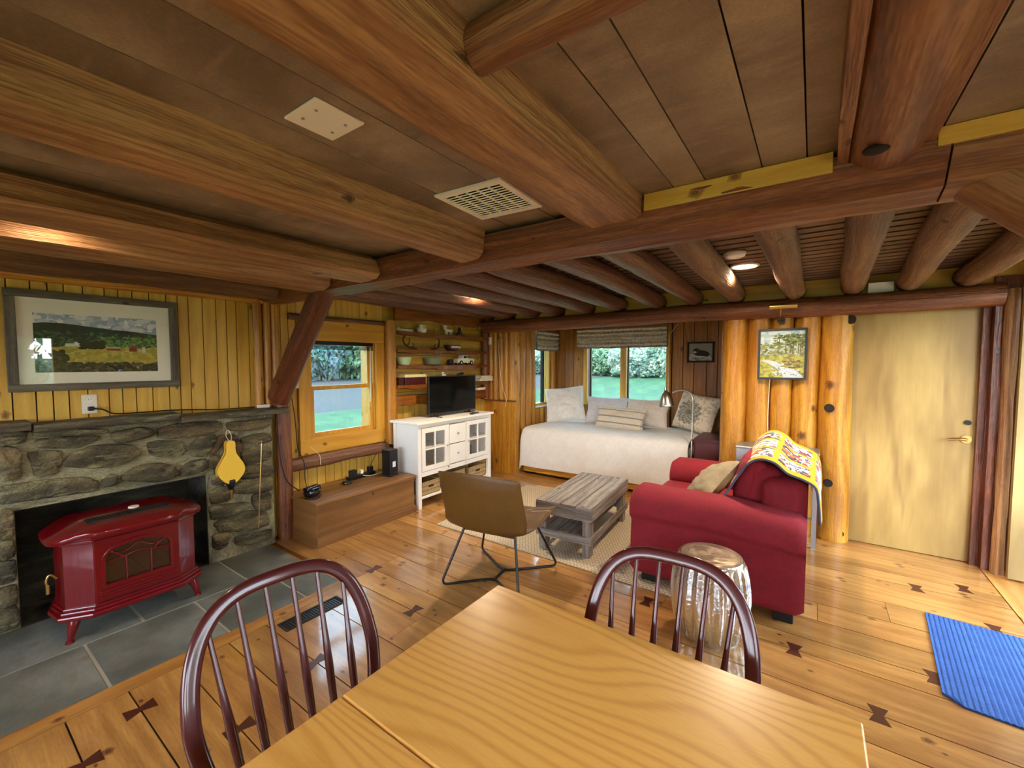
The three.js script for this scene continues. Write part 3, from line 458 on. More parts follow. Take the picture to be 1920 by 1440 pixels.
// posts by the fireplace
single('wall_post', 'reddish log post between fireplace and wooden chest', 'post', log([-3.64, 0, -1.795], [-3.64, 1.24, -1.795], 0.062, 0.06, { wob: 0.08 }), M.logRed);
for (const [z, r, l, m] of [[-1.625, 0.034, 'yellow peeled pole nearest the landscape picture', 1], [-1.69, 0.03, 'middle peeled pole of the three above the mantel', 2], [-1.762, 0.038, 'peeled pole next to the slanting brace', 0]]) single('peeled_pole', l, 'pole', log([-3.665, 1.13, z], [-3.665, 2.02, z], r, r * 0.95, { nk: 12, wob: 0.1 }), M.honey[m], 'peeled poles above the mantel');

// ---------------------------------------------------------------- stone fireplace
const fp = thing('stone_fireplace', 'fieldstone fireplace with grey mortar and a stone mantel', 'fireplace');
part(fp, 'mortar', merge([box(-3.95, -3.605, 0, 1.1, -1.22, -1.69), box(-3.95, -3.605, 0, 1.1, 1.3, -0.30), box(-3.95, -3.605, 0.67, 1.1, -0.30, -1.22)]), M.mortar);
part(fp, 'firebox', merge([box(-4.05, -3.95, 0, 0.75, -0.2, -1.3), box(-3.95, -3.62, 0, 0.68, -0.295, -0.305), box(-3.95, -3.62, 0, 0.68, -1.215, -1.225), box(-3.95, -3.62, 0.66, 0.672, -0.3, -1.22), box(-3.95, -3.61, -0.02, 0.004, -0.3, -1.22)]), M.soot);
const outlines = [
[-267,1118,-366,1114,-360,1054,-308,1043,-264,1055],[-385,1118,-696,1083,-698,1054,-587,1057,-392,1072],[-393,1063,-623,1049,-671,1032,-621,1003,-548,979,-402,1007],[-706,1048,-778,1064,-861,1075,-938,1038,-928,1011,-858,988,-743,981],[-264,1041,-322,1022,-342,996,-336,903,-337,865,-285,844,-256,846],[-358,988,-434,989,-500,968,-490,900,-475,845,-428,840,-383,850,-374,924],[-497,909,-548,959,-620,983,-735,980,-823,949,-855,906,-811,859,-710,836,-597,849,-503,883],[-255,819,-345,821,-473,815,-577,802,-642,761,-644,703,-538,705,-404,715,-251,719],[-657,747,-700,795,-731,778,-738,734,-709,714,-659,720],[-750,753,-791,799,-853,821,-948,817,-1035,770,-1051,722,-1002,688,-915,690,-806,722],[-898,1148,-1098,1135,-1090,1075,-975,1081,-902,1097],[-951,1048,-1059,1071,-1307,1058,-1333,998,-1235,964,-1055,963,-949,983],[-1356,1044,-1528,1041,-1699,1048,-1664,981,-1525,956,-1368,977],[-886,963,-954,967,-1091,939,-1096,877,-1063,830,-905,866],[-1115,897,-1182,963,-1290,964,-1281,909,-1223,808,-1138,823],[-1224,816,-1296,947,-1353,955,-1344,899,-1272,823],[-1346,948,-1418,946,-1461,856,-1451,791,-1413,773,-1373,887],[-1455,916,-1637,932,-1685,864,-1651,843,-1461,865],[-1452,824,-1650,817,-1682,750,-1639,696,-1463,688],[-1054,741,-1125,795,-1230,791,-1234,719,-1134,693,-1058,694],[-1243,796,-1299,818,-1317,718,-1267,696,-1228,736],[-1411,690,-1597,678,-1704,621,-1694,570,-1514,558,-1408,616],[-1386,596,-1514,575,-1677,564,-1674,449,-1510,456,-1397,485],[-1253,667,-1330,682,-1364,609,-1327,577,-1250,587],[-1232,546,-1327,577,-1382,489,-1359,437,-1239,446],[-1232,440,-1358,421,-1493,400,-1507,354,-1355,314,-1242,332,-1230,384],[-1255,304,-1392,336,-1522,323,-1627,275,-1649,171,-1502,157,-1281,231],[-1510,447,-1665,443,-1660,283,-1538,319],[-1238,220,-1351,207,-1334,113,-1276,93,-1242,114],[-1387,153,-1541,135,-1664,130,-1653,44,-1498,54,-1399,81],[-252,690,-298,690,-300,585,-290,530,-245,530],[-232,520,-296,518,-297,420,-240,412],[-205,400,-298,402,-297,285,-215,272],[-215,258,-297,262,-296,150,-222,140],[-205,128,-297,132,-296,20,-200,20]];
outlines.forEach((o, i) => part(fp, 'stone', stone(o, -3.615, 0.042 + 0.012 * Math.sin(i * 2.3), i * 1.7), i === 15 || i === 16 ? M.stoneRed : M.stone[i % 6]));
// the courses that run on past the picture
for (let y = 0.03, row = 0; y < 1.05; row++) { const h = rr(0.1, 0.19), y1 = Math.min(y + h, 1.08); for (let z = 1.28; z > -0.16;) { const w = rr(0.15, 0.36), z1 = Math.max(z - w, -0.29), j = () => rr(-0.012, 0.012); const q = [z - 0.012, y + 0.012 + j(), z1 + 0.012, y + 0.012 + j(), z1 + 0.01 + j(), (y + y1) / 2, z1 + 0.012, y1 - 0.012 + j(), (z + z1) / 2, y1 - 0.008 + j(), z - 0.012, y1 - 0.012 + j()].map((v) => v * 1000); if (!(y > 0.6 && z1 < -0.22)) part(fp, 'stone', stone(q, -3.615, rr(0.03, 0.05), rnd() * 40), M.stone[Math.floor(rnd() * 6)]); z = z1; } y = y1; }
for (const [z0, z1, y0, y1, m] of [[-1.80, -1.06, 1.075, 1.125, 0], [-1.05, -0.385, 1.10, 1.15, 1], [-0.375, 0.45, 1.115, 1.168, 2], [0.46, 1.3, 1.11, 1.16, 0]]) {
  const len = z1 - z0, g = sweep(len, Math.round(len / 0.05), 20, (t, a) => { const c = Math.cos(a), s = Math.sin(a), e = (v) => Math.sign(v) * Math.pow(Math.abs(v), 0.35), x = t * len; return [(y0 + y1) / 2 + e(c) * ((y1 - y0) / 2 + 0.006 * N3(x * 6 + z0, c * 2, s)), -3.625 + e(s) * (0.095 + 0.018 * N3(x * 5, s * 2, z0 * 9))]; }, { lx: 0.6, per: 1 });
  const p = g.attributes.position, nn = g.attributes.normal; for (let i = 0; i < p.count; i++) { const x = p.getX(i), z = p.getZ(i); p.setXYZ(i, z, p.getY(i), z1 - x); const a = nn.getX(i), c = nn.getZ(i); nn.setXYZ(i, c, nn.getY(i), -a); }
  part(fp, 'mantel_slab', g, M.mantel[m]);
}

// ---------------------------------------------------------------- dining table and chairs
const table = thing('dining_table', 'golden ash dining table with a leaf seam', 'table');
for (const [z0, z1] of [[-1.16, -0.551], [-0.549, 0.42]]) part(table, 'tabletop', grain(rbox(-0.88, 0.112, 0.696, 0.72, z0, z1, 0.006, 2), 0, 1.4, 1.0, 0.13, z0 < -0.6 ? 0.37 : 0.71), M.ash);
for (const z of [-1.06, 0.32]) part(table, 'apron', grain(box(-0.76, -0.01, 0.61, 0.696, z - 0.011, z + 0.011), 0), M.ash);
for (const x of [-0.78, 0.012]) part(table, 'apron', grain(box(x - 0.011, x + 0.011, 0.61, 0.696, -1.05, 0.31), 2), M.ash);
for (const x of [-0.78, 0.012]) for (const z of [-1.06, 0.32]) part(table, 'leg', grain(rbox(x - 0.035, x + 0.035, 0, 0.696, z - 0.035, z + 0.035, 0.006), 1), M.ash);

const lean = (y) => -0.165 - 0.17 * (y - 0.44) / 0.42;
function bowBackChair(label) {
  const c = thing('bow_back_chair', label, 'chair', [0, 0, 0], 0, 'maroon bow-back dining chairs');
  // saddle seat
  const out = []; for (let i = 0; i < 28; i++) { const a = i / 28 * 6.2832, e = (v, p) => Math.sign(v) * Math.pow(Math.abs(v), p); out.push([0.225 * e(Math.cos(a), 0.7) * (1 - 0.08 * Math.sin(a)), 0.215 * e(Math.sin(a), 0.75)]); }
  part(c, 'seat', flatXZ(out.map(([x, z]) => [x, -z]), 0.418, 0.45, 0.009), M.maroon);
  const bow = []; for (let i = 0; i <= 24; i++) { const t = i / 24, a = Math.PI * (1 - t), yy = Math.sin(a); let x = 0.239 * Math.sign(Math.cos(a)) * Math.pow(Math.abs(Math.cos(a)), 0.62), y = 0.60 + 0.266 * Math.pow(yy, 0.85); if (i === 0 || i === 24) y = 0.60; bow.push([x, y, lean(y)]); }
  const pts = [[-0.2, 0.43, lean(0.44)], [-0.226, 0.52, lean(0.52)], ...bow, [0.226, 0.52, lean(0.52)], [0.2, 0.43, lean(0.44)]];
  { const cv = new THREE.CatmullRomCurve3(pts.map((p) => V(...p))), ns = 96, nk = 14, pos = [], uv = [], idx = [], D = V(0, -0.375, -0.927); // flat oval section, broad in the plane of the back
    for (let i = 0; i <= ns; i++) { const p = cv.getPointAt(i / ns), t = cv.getTangentAt(i / ns), n = V(0, 0.927, -0.375).cross(V(1, 0, 0)).normalize(), w = t.clone().cross(n).normalize(); for (let k = 0; k <= nk; k++) { const a = k / nk * 6.28319, e = (v) => Math.sign(v) * Math.pow(Math.abs(v), 0.7), q = p.clone().addScaledVector(w, 0.0205 * e(Math.cos(a))).addScaledVector(n, 0.0125 * e(Math.sin(a))); pos.push(q.x, q.y, q.z); uv.push(i / ns * 3, k / nk); } }
    for (let i = 0; i < ns; i++) for (let k = 0; k < nk; k++) { const a = i * (nk + 1) + k; idx.push(a, a + nk + 1, a + 1, a + 1, a + nk + 1, a + nk + 2); }
    const g = new THREE.BufferGeometry(); g.setAttribute('position', new THREE.Float32BufferAttribute(pos, 3)); g.setAttribute('uv', new THREE.Float32BufferAttribute(uv, 2)); g.setIndex(idx); g.computeVertexNormals(); part(c, 'bow', g, M.maroon); }
  for (let i = 0; i < 6; i++) { const s = (i - 2.5) / 2.5, xb = s * 0.15, xt = s * 0.185, yt = 0.60 + 0.266 * Math.pow(Math.sqrt(Math.max(0, 1 - Math.pow(Math.abs(xt) / 0.239, 2 / 0.62))), 0.85); const p0 = V(xb, 0.44, -0.165 - 0.012 * (1 - s * s)), p1 = V(xt, yt, lean(yt)), len = p0.distanceTo(p1); part(c, 'spindle', along(sweep(len, 8, 10, (t, a) => { const r = lerp(0.0095, 0.006, t) + 0.0035 * Math.exp(-(((t - 0.35) / 0.2) ** 2)); return [Math.cos(a) * r, Math.sin(a) * r]; }), p0.toArray(), p1.toArray()), M.maroon); }
  const feet = [[-0.2, -0.19], [0.2, -0.19], [-0.2, 0.17], [0.2, 0.17]];
  for (const [x, z] of feet) part(c, 'leg', along(sweep(0.44, 10, 12, (t, a) => { const r = 0.013 + 0.009 * Math.sin(Math.PI * clamp(t * 1.15)); return [Math.cos(a) * r, Math.sin(a) * r]; }), [x, 0, z], [x * 0.72, 0.425, z * 0.68]), M.maroon);
  for (const s of [-1, 1]) part(c, 'stretcher', along(sweep(0.31, 6, 10, (t, a) => { const r = 0.008 + 0.005 * Math.sin(Math.PI * t); return [Math.cos(a) * r, Math.sin(a) * r]; }), [s * 0.175, 0.17, -0.165], [s * 0.175, 0.17, 0.145]), M.maroon);
  part(c, 'stretcher', along(sweep(0.35, 6, 10, (t, a) => { const r = 0.008 + 0.005 * Math.sin(Math.PI * t); return [Math.cos(a) * r, Math.sin(a) * r]; }), [-0.175, 0.17, 0], [0.175, 0.17, 0]), M.maroon);
  return c;
}
const chairA = bowBackChair('maroon bow-back chair at the table end nearest the red sofa'); chairA.position.set(-0.334, 0, -1.061); chairA.rotation.y = 0.063;
copyOf(chairA, [-0.9435, 0, -0.571], 1.47, 'maroon bow-back chair at the table side facing away from the stove');

// ---------------------------------------------------------------- rug and door mat
{
  const A = hex('#cdb690'), B = hex('#9c8462'), C = hex('#ddd0b8');
  const t = texture(256, 256, (u, v, c) => { const row = Math.floor(v * 16), ph = (row % 2) * 0.5, x = ((u * 12 + ph) % 1), y = (v * 16) % 1, e = Math.max(Math.abs(x - 0.5), Math.abs(y - 0.5)) * 2; mix3(c, C, B, sstep(0.55, 1, e)); const n = noise(u, v, 64, 64, 301); mix3(c, c.slice(), A, n * 0.6); });
  const b = texture(256, 256, (u, v, c) => { const row = Math.floor(v * 16), ph = (row % 2) * 0.5, x = ((u * 12 + ph) % 1), y = (v * 16) % 1, e = Math.max(Math.abs(x - 0.5), Math.abs(y - 0.5)) * 2; c[0] = c[1] = c[2] = 255 * (1 - sstep(0.3, 1, e)); }, false);
  M.jute = std({ map: t, bumpMap: b, bumpScale: 0.005, roughness: 0.95 });
}
single('jute_rug', 'braided natural jute rug under the pallet coffee table', 'rug', grain(rbox(-2.785, -0.66, 0.001, 0.011, -2.735, -4.25, 0.004), 0, 0.34, 0.34, 0, 0), M.jute);
{
  const n = 30, w = 0.62, L = 0.86, pos = [], idx = [], pr = [];
  for (let i = 0; i <= n * 4; i++) { const x = i / (n * 4) * w; pr.push([x, 0.006 + 0.004 * Math.pow(Math.abs(Math.cos(x / w * n * Math.PI)), 0.7)]); }
  pr.push([w, 0.0005], [0, 0.0005]); const m = pr.length;
  for (const [z, k] of [[0, 0], [L - 0.05, 0], [L, 0.06]]) for (const [x, y] of pr) pos.push(clamp(x, k, w - k), y, z);
  for (let r = 0; r < 2; r++) for (let i = 0; i < m; i++) { const a = r * m + i, b = r * m + (i + 1) % m; idx.push(a, a + m, b, b, a + m, b + m); }
  const sh = THREE.ShapeUtils.triangulateShape(pr.map((p) => new THREE.Vector2(...p)), []); for (const [a, b, c] of sh) { idx.push(c, b, a); idx.push(2 * m + a, 2 * m + b, 2 * m + c); }
  let g = new THREE.BufferGeometry(); g.setAttribute('position', new THREE.Float32BufferAttribute(pos, 3)); g.setAttribute('uv', new THREE.Float32BufferAttribute(pos.flatMap((_, i) => i % 3 === 0 ? [pos[i] / 0.2, pos[i + 2] / 0.2] : []), 2)); g.setIndex(idx); g = toCreasedNormals(g, 0.9);
  const bl = weave('#3b69b0', '#244a8a', 70, 305);
  const mat = single('door_mat', 'ribbed blue door mat on the floorboards', 'mat', g, std({ map: bl.map, bumpMap: bl.bump, bumpScale: 0.001, roughness: 0.95 })); mat.position.set(0.59, 0.0, -3.436); mat.rotation.y = -0.085;
}

// ---------------------------------------------------------------- red armchair-and-a-half with quilt
const sofa = thing('red_sofa', 'compact red fabric sofa with rolled arms', 'sofa');
function softArm(zc) {
  const out = [[-0.115, 0.06], [-0.118, 0.25], [-0.108, 0.44], [-0.142, 0.458], [-0.15, 0.53], [-0.125, 0.60], [-0.07, 0.637], [0.0, 0.642], [0.08, 0.632], [0.13, 0.59], [0.152, 0.53], [0.145, 0.458], [0.108, 0.44], [0.118, 0.25], [0.115, 0.06], [0.0, 0.055]];
  const cv = new THREE.CatmullRomCurve3(out.map(([z, y]) => V(0, y, z)), true, 'centripetal'), P = cv.getSpacedPoints(48);
  const len = 1.0, g = sweep(len, 26, 48, (t, a) => { const p = P[Math.round(a / 6.28319 * 48) % 48], e = Math.min(t * len, (1 - t) * len), s = 1 - 0.1 * Math.pow(clamp(1 - e / 0.05), 2), x = t * len; const droop = p.y > 0.45 ? 0.03 * sstep(0.55, 1, t) + 0.006 * N3(x * 5, p.z * 9, zc) : 0; return [0.33 + (p.y - 0.33) * s - droop, (p.z) * s + 0.004 * N3(x * 4, p.y * 6, zc)]; }, { lx: 0.25, per: 8 });
  return g.translate(-1.0, 0, zc);
}
part(sofa, 'arm', softArm(-2.945), M.sofa); part(sofa, 'arm', softArm(-3.945), M.sofa);
part(sofa, 'base', scaleUV(rbox(-0.96, -0.03, 0.06, 0.31, -3.0, -3.9, 0.03, 3), 4, 4), M.sofa);
part(sofa, 'back_frame', scaleUV(rbox(-0.24, 0.0, 0.06, 0.79, -2.98, -3.92, 0.07, 4), 4, 4), M.sofa);
part(sofa, 'seat_cushion', scaleUV(rbox(-1.03, -0.26, 0.30, 0.475, -3.07, -3.82, 0.06, 4), 4, 4), M.sofa);
{ const g = cushion(0.78, 0.44, 0.26, { seed: 4, n: 22, ear: 0.0, wr: 0.02 }); g.rotateY(-Math.PI / 2); g.rotateZ(-0.16); g.translate(-0.30, 0.665, -3.445); part(sofa, 'back_cushion', scaleUV(g, 3, 2), M.sofa); }
{ const g = scaleUV(rbox(-0.13, 0.13, -0.2, 0.2, -0.385, 0.385, 0.08, 4), 4, 4); g.rotateZ(-0.14); g.translate(-0.275, 0.655, -3.445); part(sofa, 'back_cushion', g, M.sofa); }
for (const x of [-0.87, -0.10]) for (const z of [-2.885, -4.0]) part(sofa, 'foot', rbox(x - 0.05, x + 0.05, 0.0, 0.075, z - 0.04, z + 0.04, 0.004), M.blackMatte);
// quilt
{
  const cv = document.createElement('canvas'); cv.width = 512; cv.height = 512; const c = cv.getContext('2d'), r = mulberry(77);
  c.fillStyle = '#e8a81c'; c.fillRect(0, 0, 512, 512);
  const cols = ['#f2efe6', '#1d1a24', '#c23a2c', '#e9e2d2', '#5a4c78', '#f6f3ea', '#8fa86a', '#d8702a', '#3a3a4c', '#efe6d0', '#b0344a', '#88a8b8'];
  for (let i = 0; i < 4; i++) for (let j = 0; j < 3; j++) { const x = 16 + i * 124, y = 46 + j * 143, w = 106, h = 124; for (let k = 0; k < 9; k++) { c.fillStyle = cols[Math.floor(r() * cols.length)]; c.fillRect(x, y + k * h / 9, w, h / 9); for (let q = 0; q < 7; q++) { c.fillStyle = cols[Math.floor(r() * cols.length)]; c.fillRect(x + r() * w * 0.9, y + k * h / 9 + 1, 6 + r() * 16, h / 9 - 2); } } }
  c.fillStyle = '#e56a1e'; c.fillRect(0, 0, 512, 6); c.fillRect(0, 506, 512, 6);
  const t = new THREE.CanvasTexture(cv); t.colorSpace = THREE.SRGBColorSpace;
  M.quilt = std({ map: t, roughness: 0.9 }); M.quiltBack = std({ color: '#4b5262', roughness: 0.95 });
}
function drape(path, z0, z1, nu, nv, wob, thick) { // path in (x, y) swept along z, a thin closed cloth
  const cv = new THREE.CatmullRomCurve3(path.map(([x, y]) => V(x, y, 0)), false, 'centripetal'), P = cv.getSpacedPoints(nu), pos = [], uv = [], idx = [];
  for (const s of [0, 1]) for (let j = 0; j <= nv; j++) for (let i = 0; i <= nu; i++) {
    const t = i / nu, tg = cv.getTangentAt(clamp(t, 0.001, 0.999)), nx = -tg.y, ny = tg.x, z = lerp(z0, z1, j / nv), ed = Math.abs(t - 0.45) * 2, w = wob * ed * N3(t * 3, z * 5, 4.4) + 0.02 * (j / nv), o = s ? -thick : 0;
    pos.push(P[i].x + nx * (w + o), P[i].y + ny * (w + o) + 0.045 * (j / nv) * (1 - ed), z + 0.02 * ed * N3(t * 4, z * 2, 9)); uv.push(t, j / nv);
  }
  const L = (nu + 1) * (nv + 1), q = (i, j, s) => s * L + j * (nu + 1) + i;
  for (let j = 0; j < nv; j++) for (let i = 0; i < nu; i++) { idx.push(q(i, j, 0), q(i + 1, j, 0), q(i, j + 1, 0), q(i + 1, j, 0), q(i + 1, j + 1, 0), q(i, j + 1, 0)); idx.push(q(i, j, 1), q(i, j + 1, 1), q(i + 1, j, 1), q(i + 1, j, 1), q(i, j + 1, 1), q(i + 1, j + 1, 1)); }
  const rim = []; for (let i = 0; i < nu; i++) rim.push([q(i, 0, 0), q(i + 1, 0, 0)]); for (let j = 0; j < nv; j++) rim.push([q(nu, j, 0), q(nu, j + 1, 0)]); for (let i = nu; i > 0; i--) rim.push([q(i, nv, 0), q(i - 1, nv, 0)]); for (let j = nv; j > 0; j--) rim.push([q(0, j, 0), q(0, j - 1, 0)]);
  for (const [a, b] of rim) idx.push(a, a + L, b, b, a + L, b + L);
  const g = new THREE.BufferGeometry(); g.setAttribute('position', new THREE.Float32BufferAttribute(pos, 3)); g.setAttribute('uv', new THREE.Float32BufferAttribute(uv, 2)); g.setIndex(idx); g.computeVertexNormals(); return g;
}
{
  const path = [[-0.46, 0.60], [-0.42, 0.68], [-0.365, 0.78], [-0.31, 0.868], [-0.245, 0.903], [-0.17, 0.888], [-0.105, 0.835], [-0.03, 0.81], [0.03, 0.775], [0.05, 0.68], [0.06, 0.56]];
  const q = thing('patchwork_quilt', 'yellow patchwork quilt draped over the red sofa back', 'quilt');
  part(q, 'cloth', drape(path, -2.985, -3.88, 44, 24, 0.012, 0.008), M.quilt);
  const cv = new THREE.CatmullRomCurve3(path.map(([x, y]) => V(x, y, -2.982)), false, 'centripetal');
  part(q, 'binding', new THREE.TubeGeometry(cv, 60, 0.007, 8), M.quiltBack, 'dark blue stitched edge binding');
}
{ const g = cushion(0.46, 0.38, 0.15, { seed: 8, ear: 0.1, wr: 0.014 }); g.rotateZ(0.5); g.rotateX(-0.75); g.rotateY(-Math.PI / 2 + 0.25); g.translate(-0.60, 0.605, -3.40); single('throw_pillow', 'rumpled tan throw pillow lying on the red sofa seat', 'pillow', scaleUV(g, 2, 2), M.taupe); }
// metal table between sofa and log wall
{
  const t = thing('metal_table', 'narrow galvanised metal table standing behind the red sofa', 'table');
  part(t, 'table_top', rbox(-0.53, 0.065, 0.755, 0.775, -4.10, -4.36, 0.006), M.zinc);
  part(t, 'rim', merge([box(-0.52, 0.055, 0.66, 0.756, -4.105, -4.112), box(-0.522, -0.512, 0.66, 0.756, -4.11, -4.35), box(0.045, 0.055, 0.66, 0.756, -4.11, -4.35)]), M.zinc);
  for (const x of [-0.505, 0.043]) for (const z of [-4.12, -4.34]) part(t, 'leg', merge([box(x - 0.016, x + 0.016, 0, 0.76, z - 0.003, z + 0.003), box(x - 0.016, x - 0.010, 0, 0.76, z - 0.02, z + 0.016)]), M.zinc);
  part(t, 'brace', box(-0.5, 0.045, 0.16, 0.18, -4.338, -4.344), M.zinc);
}
// hammered drum stool
{
  const st = thing('drum_stool', 'fluted hammered silver drum stool beside the red sofa', 'stool', [-0.43, 0, -2.50]);
  const prof = [[0.150, 0.0], [0.156, 0.012], [0.165, 0.03], [0.186, 0.12], [0.196, 0.22], [0.190, 0.32], [0.172, 0.41], [0.166, 0.432], [0.160, 0.44]];
  const cv = new THREE.SplineCurve(prof.map((p) => new THREE.Vector2(...p))), n = 120, rows = cv.getPoints(30), pos = [], uv = [], idx = [];
  rows.forEach((p, j) => { for (let i = 0; i <= n; i++) { const a = i / n * 6.28319, k = p.y > 0.02 && p.y < 0.425 ? sstep(0.01, 0.06, p.y) * (1 - sstep(0.39, 0.43, p.y)) : 0, r = p.x + k * 0.008 * (Math.abs(Math.cos(a * 11)) - 0.5) * 2 + 0.0015 * N3(a * 9, p.y * 40, 3); pos.push(Math.cos(a) * r, p.y, Math.sin(a) * r); uv.push(i / n * 6, p.y * 5); } });
  for (let j = 0; j < rows.length - 1; j++) for (let i = 0; i < n; i++) { const a = j * (n + 1) + i; idx.push(a, a + n + 1, a + 1, a + 1, a + n + 1, a + n + 2); }
  const g = new THREE.BufferGeometry(); g.setAttribute('position', new THREE.Float32BufferAttribute(pos, 3)); g.setAttribute('uv', new THREE.Float32BufferAttribute(uv, 2)); g.setIndex(idx); g.computeVertexNormals();
  const hb = texture(256, 256, (u, v, c) => { c[0] = c[1] = c[2] = 255 * fbm(u, v, 14, 14, 311, 2); }, false);
  part(st, 'drum', g, std({ color: '#e2e8ee', metalness: 1, roughness: 0.26, bumpMap: hb, bumpScale: 0.002 }));
  const topM = texture(256, 256, (u, v, c) => { mix3(c, hex('#b9a68e'), hex('#7c6a58'), clamp((fbm(u, v, 6, 6, 315, 4) - 0.5) * 2.6 + 0.5)); });
  part(st, 'top', lathe([[0, 0.45], [0.08, 0.4495], [0.14, 0.446], [0.158, 0.44], [0.161, 0.435], [0.15, 0.43]], 48), std({ map: topM, metalness: 0.7, roughness: 0.42, bumpMap: hb, bumpScale: 0.004 }));
}

// ---------------------------------------------------------------- pallet coffee table
{
  const t = thing('pallet_coffee_table', 'weathered grey pallet-wood coffee table on the jute rug', 'coffee table', [-1.585, 0.011, -3.355], 0.075);
  const g = (x0, x1, y0, y1, z0, z1, ax, name) => part(t, name, grain(rbox(x0, x1, y0, y1, z0, z1, 0.003), ax), M.grey[Math.floor(rnd() * 4)]);
  const wd = [-0.235, -0.145, -0.02, 0.105, 0.235];
  for (let i = 0; i < 4; i++) g(wd[i] + 0.003, wd[i + 1] - 0.003, 0.372, 0.39, -0.49, 0.49, 2, 'top_board');
  for (const z of [-0.481, 0.481]) g(-0.235, 0.235, 0.285, 0.371, z - 0.009, z + 0.009, 0, 'apron');
  for (const x of [-0.226, 0.226]) g(x - 0.009, x + 0.009, 0.285, 0.371, -0.471, 0.471, 2, 'apron');
  for (const x of [-0.185, 0.185]) for (const z of [-0.43, 0.43]) { g(x - 0.03, x + 0.03, 0.0, 0.371, z - 0.04, z + 0.04, 1, 'leg'); }
  for (const x of [-0.224, 0.224]) g(x - 0.008, x + 0.008, 0.105, 0.165, -0.47, 0.47, 2, 'lower_rail');
  for (const z of [-0.478, 0.478]) g(-0.232, 0.232, 0.105, 0.165, z - 0.008, z + 0.008, 0, 'lower_rail');
  for (let i = 0; i < 3; i++) g(-0.15 + i * 0.1, -0.06 + i * 0.1, 0.148, 0.165, -0.46, 0.46, 2, 'shelf_board');
}

// ---------------------------------------------------------------- leather lounge chair
function shell(fn, nu, nv, th) {
  const pos = [], uv = [], idx = [], e = 1e-3, at = (u, v) => V(...fn(u, v));
  for (const s of [0, 1]) for (let j = 0; j <= nv; j++) for (let i = 0; i <= nu; i++) { const u = i / nu, v = j / nv, p = at(u, v), n = at(Math.min(1, u + e), v).sub(at(Math.max(0, u - e), v)).cross(at(u, Math.min(1, v + e)).sub(at(u, Math.max(0, v - e)))).normalize(); const edge = Math.min(u, 1 - u, v, 1 - v), k = th * (0.35 + 0.65 * sstep(0, 0.06, edge)); p.addScaledVector(n, s ? -k : k); pos.push(p.x, p.y, p.z); uv.push(u * 2, v * 3); }
  const L = (nu + 1) * (nv + 1), q = (i, j, s) => s * L + j * (nu + 1) + i;
  for (let j = 0; j < nv; j++) for (let i = 0; i < nu; i++) { idx.push(q(i, j, 0), q(i + 1, j, 0), q(i, j + 1, 0), q(i + 1, j, 0), q(i + 1, j + 1, 0), q(i, j + 1, 0)); idx.push(q(i, j, 1), q(i, j + 1, 1), q(i + 1, j, 1), q(i + 1, j, 1), q(i, j + 1, 1), q(i + 1, j + 1, 1)); }
  const rim = []; for (let i = 0; i < nu; i++) rim.push([q(i, 0, 0), q(i + 1, 0, 0)]); for (let j = 0; j < nv; j++) rim.push([q(nu, j, 0), q(nu, j + 1, 0)]); for (let i = nu; i > 0; i--) rim.push([q(i, nv, 0), q(i - 1, nv, 0)]); for (let j = nv; j > 0; j--) rim.push([q(0, j, 0), q(0, j - 1, 0)]);
  for (const [a, b] of rim) idx.push(a, a + L, b, b, a + L, b + L);
  const g = new THREE.BufferGeometry(); g.setAttribute('position', new THREE.Float32BufferAttribute(pos, 3)); g.setAttribute('uv', new THREE.Float32BufferAttribute(uv, 2)); g.setIndex(idx); g.computeVertexNormals(); return g;
}
{
  const lc = thing('lounge_chair', 'tan leather bucket chair on a thin black frame', 'chair', [-1.752, 0, -2.315], Math.PI + 0.16);
  const side = new THREE.CatmullRomCurve3([V(0, 0.795, -0.36), V(0, 0.67, -0.325), V(0, 0.52, -0.275), V(0, 0.415, -0.225), V(0, 0.37, -0.1), V(0, 0.37, 0.07), V(0, 0.392, 0.22), V(0, 0.402, 0.33)], false, 'centripetal');
  const fn = (u, v) => { const p = side.getPointAt(v), s = u * 2 - 1, back = 1 - sstep(0.28, 0.52, v), hw = lerp(0.28, 0.31, v) + 0.012 * back, c = Math.pow(Math.abs(s), 2.4); const cr = v < 0.04 ? 0.01 * (1 - s * s) : 0; return [s * hw, p.y + cr + c * (1 - back) * 0.045 - 0.02 * c * back, p.z + c * back * 0.075 + (v > 0.9 ? -0.02 * c : 0)]; };
  const sg = shell(fn, 24, 40, 0.016); part(lc, 'seat_shell', sg, M.leather);
  const rimPts = []; for (let i = 0; i <= 20; i++) rimPts.push(fn(i / 20, 0)); for (let i = 1; i <= 30; i++) rimPts.push(fn(1, i / 30)); for (let i = 1; i <= 20; i++) rimPts.push(fn(1 - i / 20, 1)); for (let i = 1; i < 30; i++) rimPts.push(fn(0, 1 - i / 30));
  part(lc, 'piping', tube(rimPts, 0.0055, 160, 6, true), M.leather);
  const r = 0.0085;
  for (const s of [-1, 1]) {
    part(lc, 'leg', bentTube([[s * 0.19, 0.375, -0.13], [s * 0.29, r, -0.28], [s * 0.05, r, -0.085], [0, r, -0.06]], r, 0.05), M.black);
    part(lc, 'leg', bentTube([[s * 0.19, 0.375, 0.18], [s * 0.32, r, 0.32], [s * 0.05, r, 0.11], [0, r, 0.085]], r, 0.05), M.black);
  }
  part(lc, 'spine', bentTube([[0, r, -0.075], [0, r, 0.10]], 0.0095, 0.01), M.black);
  part(lc, 'seat_rail', merge([bentTube([[-0.19, 0.358, -0.13], [0.19, 0.358, -0.13]], r, 0.01), bentTube([[-0.19, 0.362, 0.18], [0.19, 0.362, 0.18]], r, 0.01)]), M.black);
}

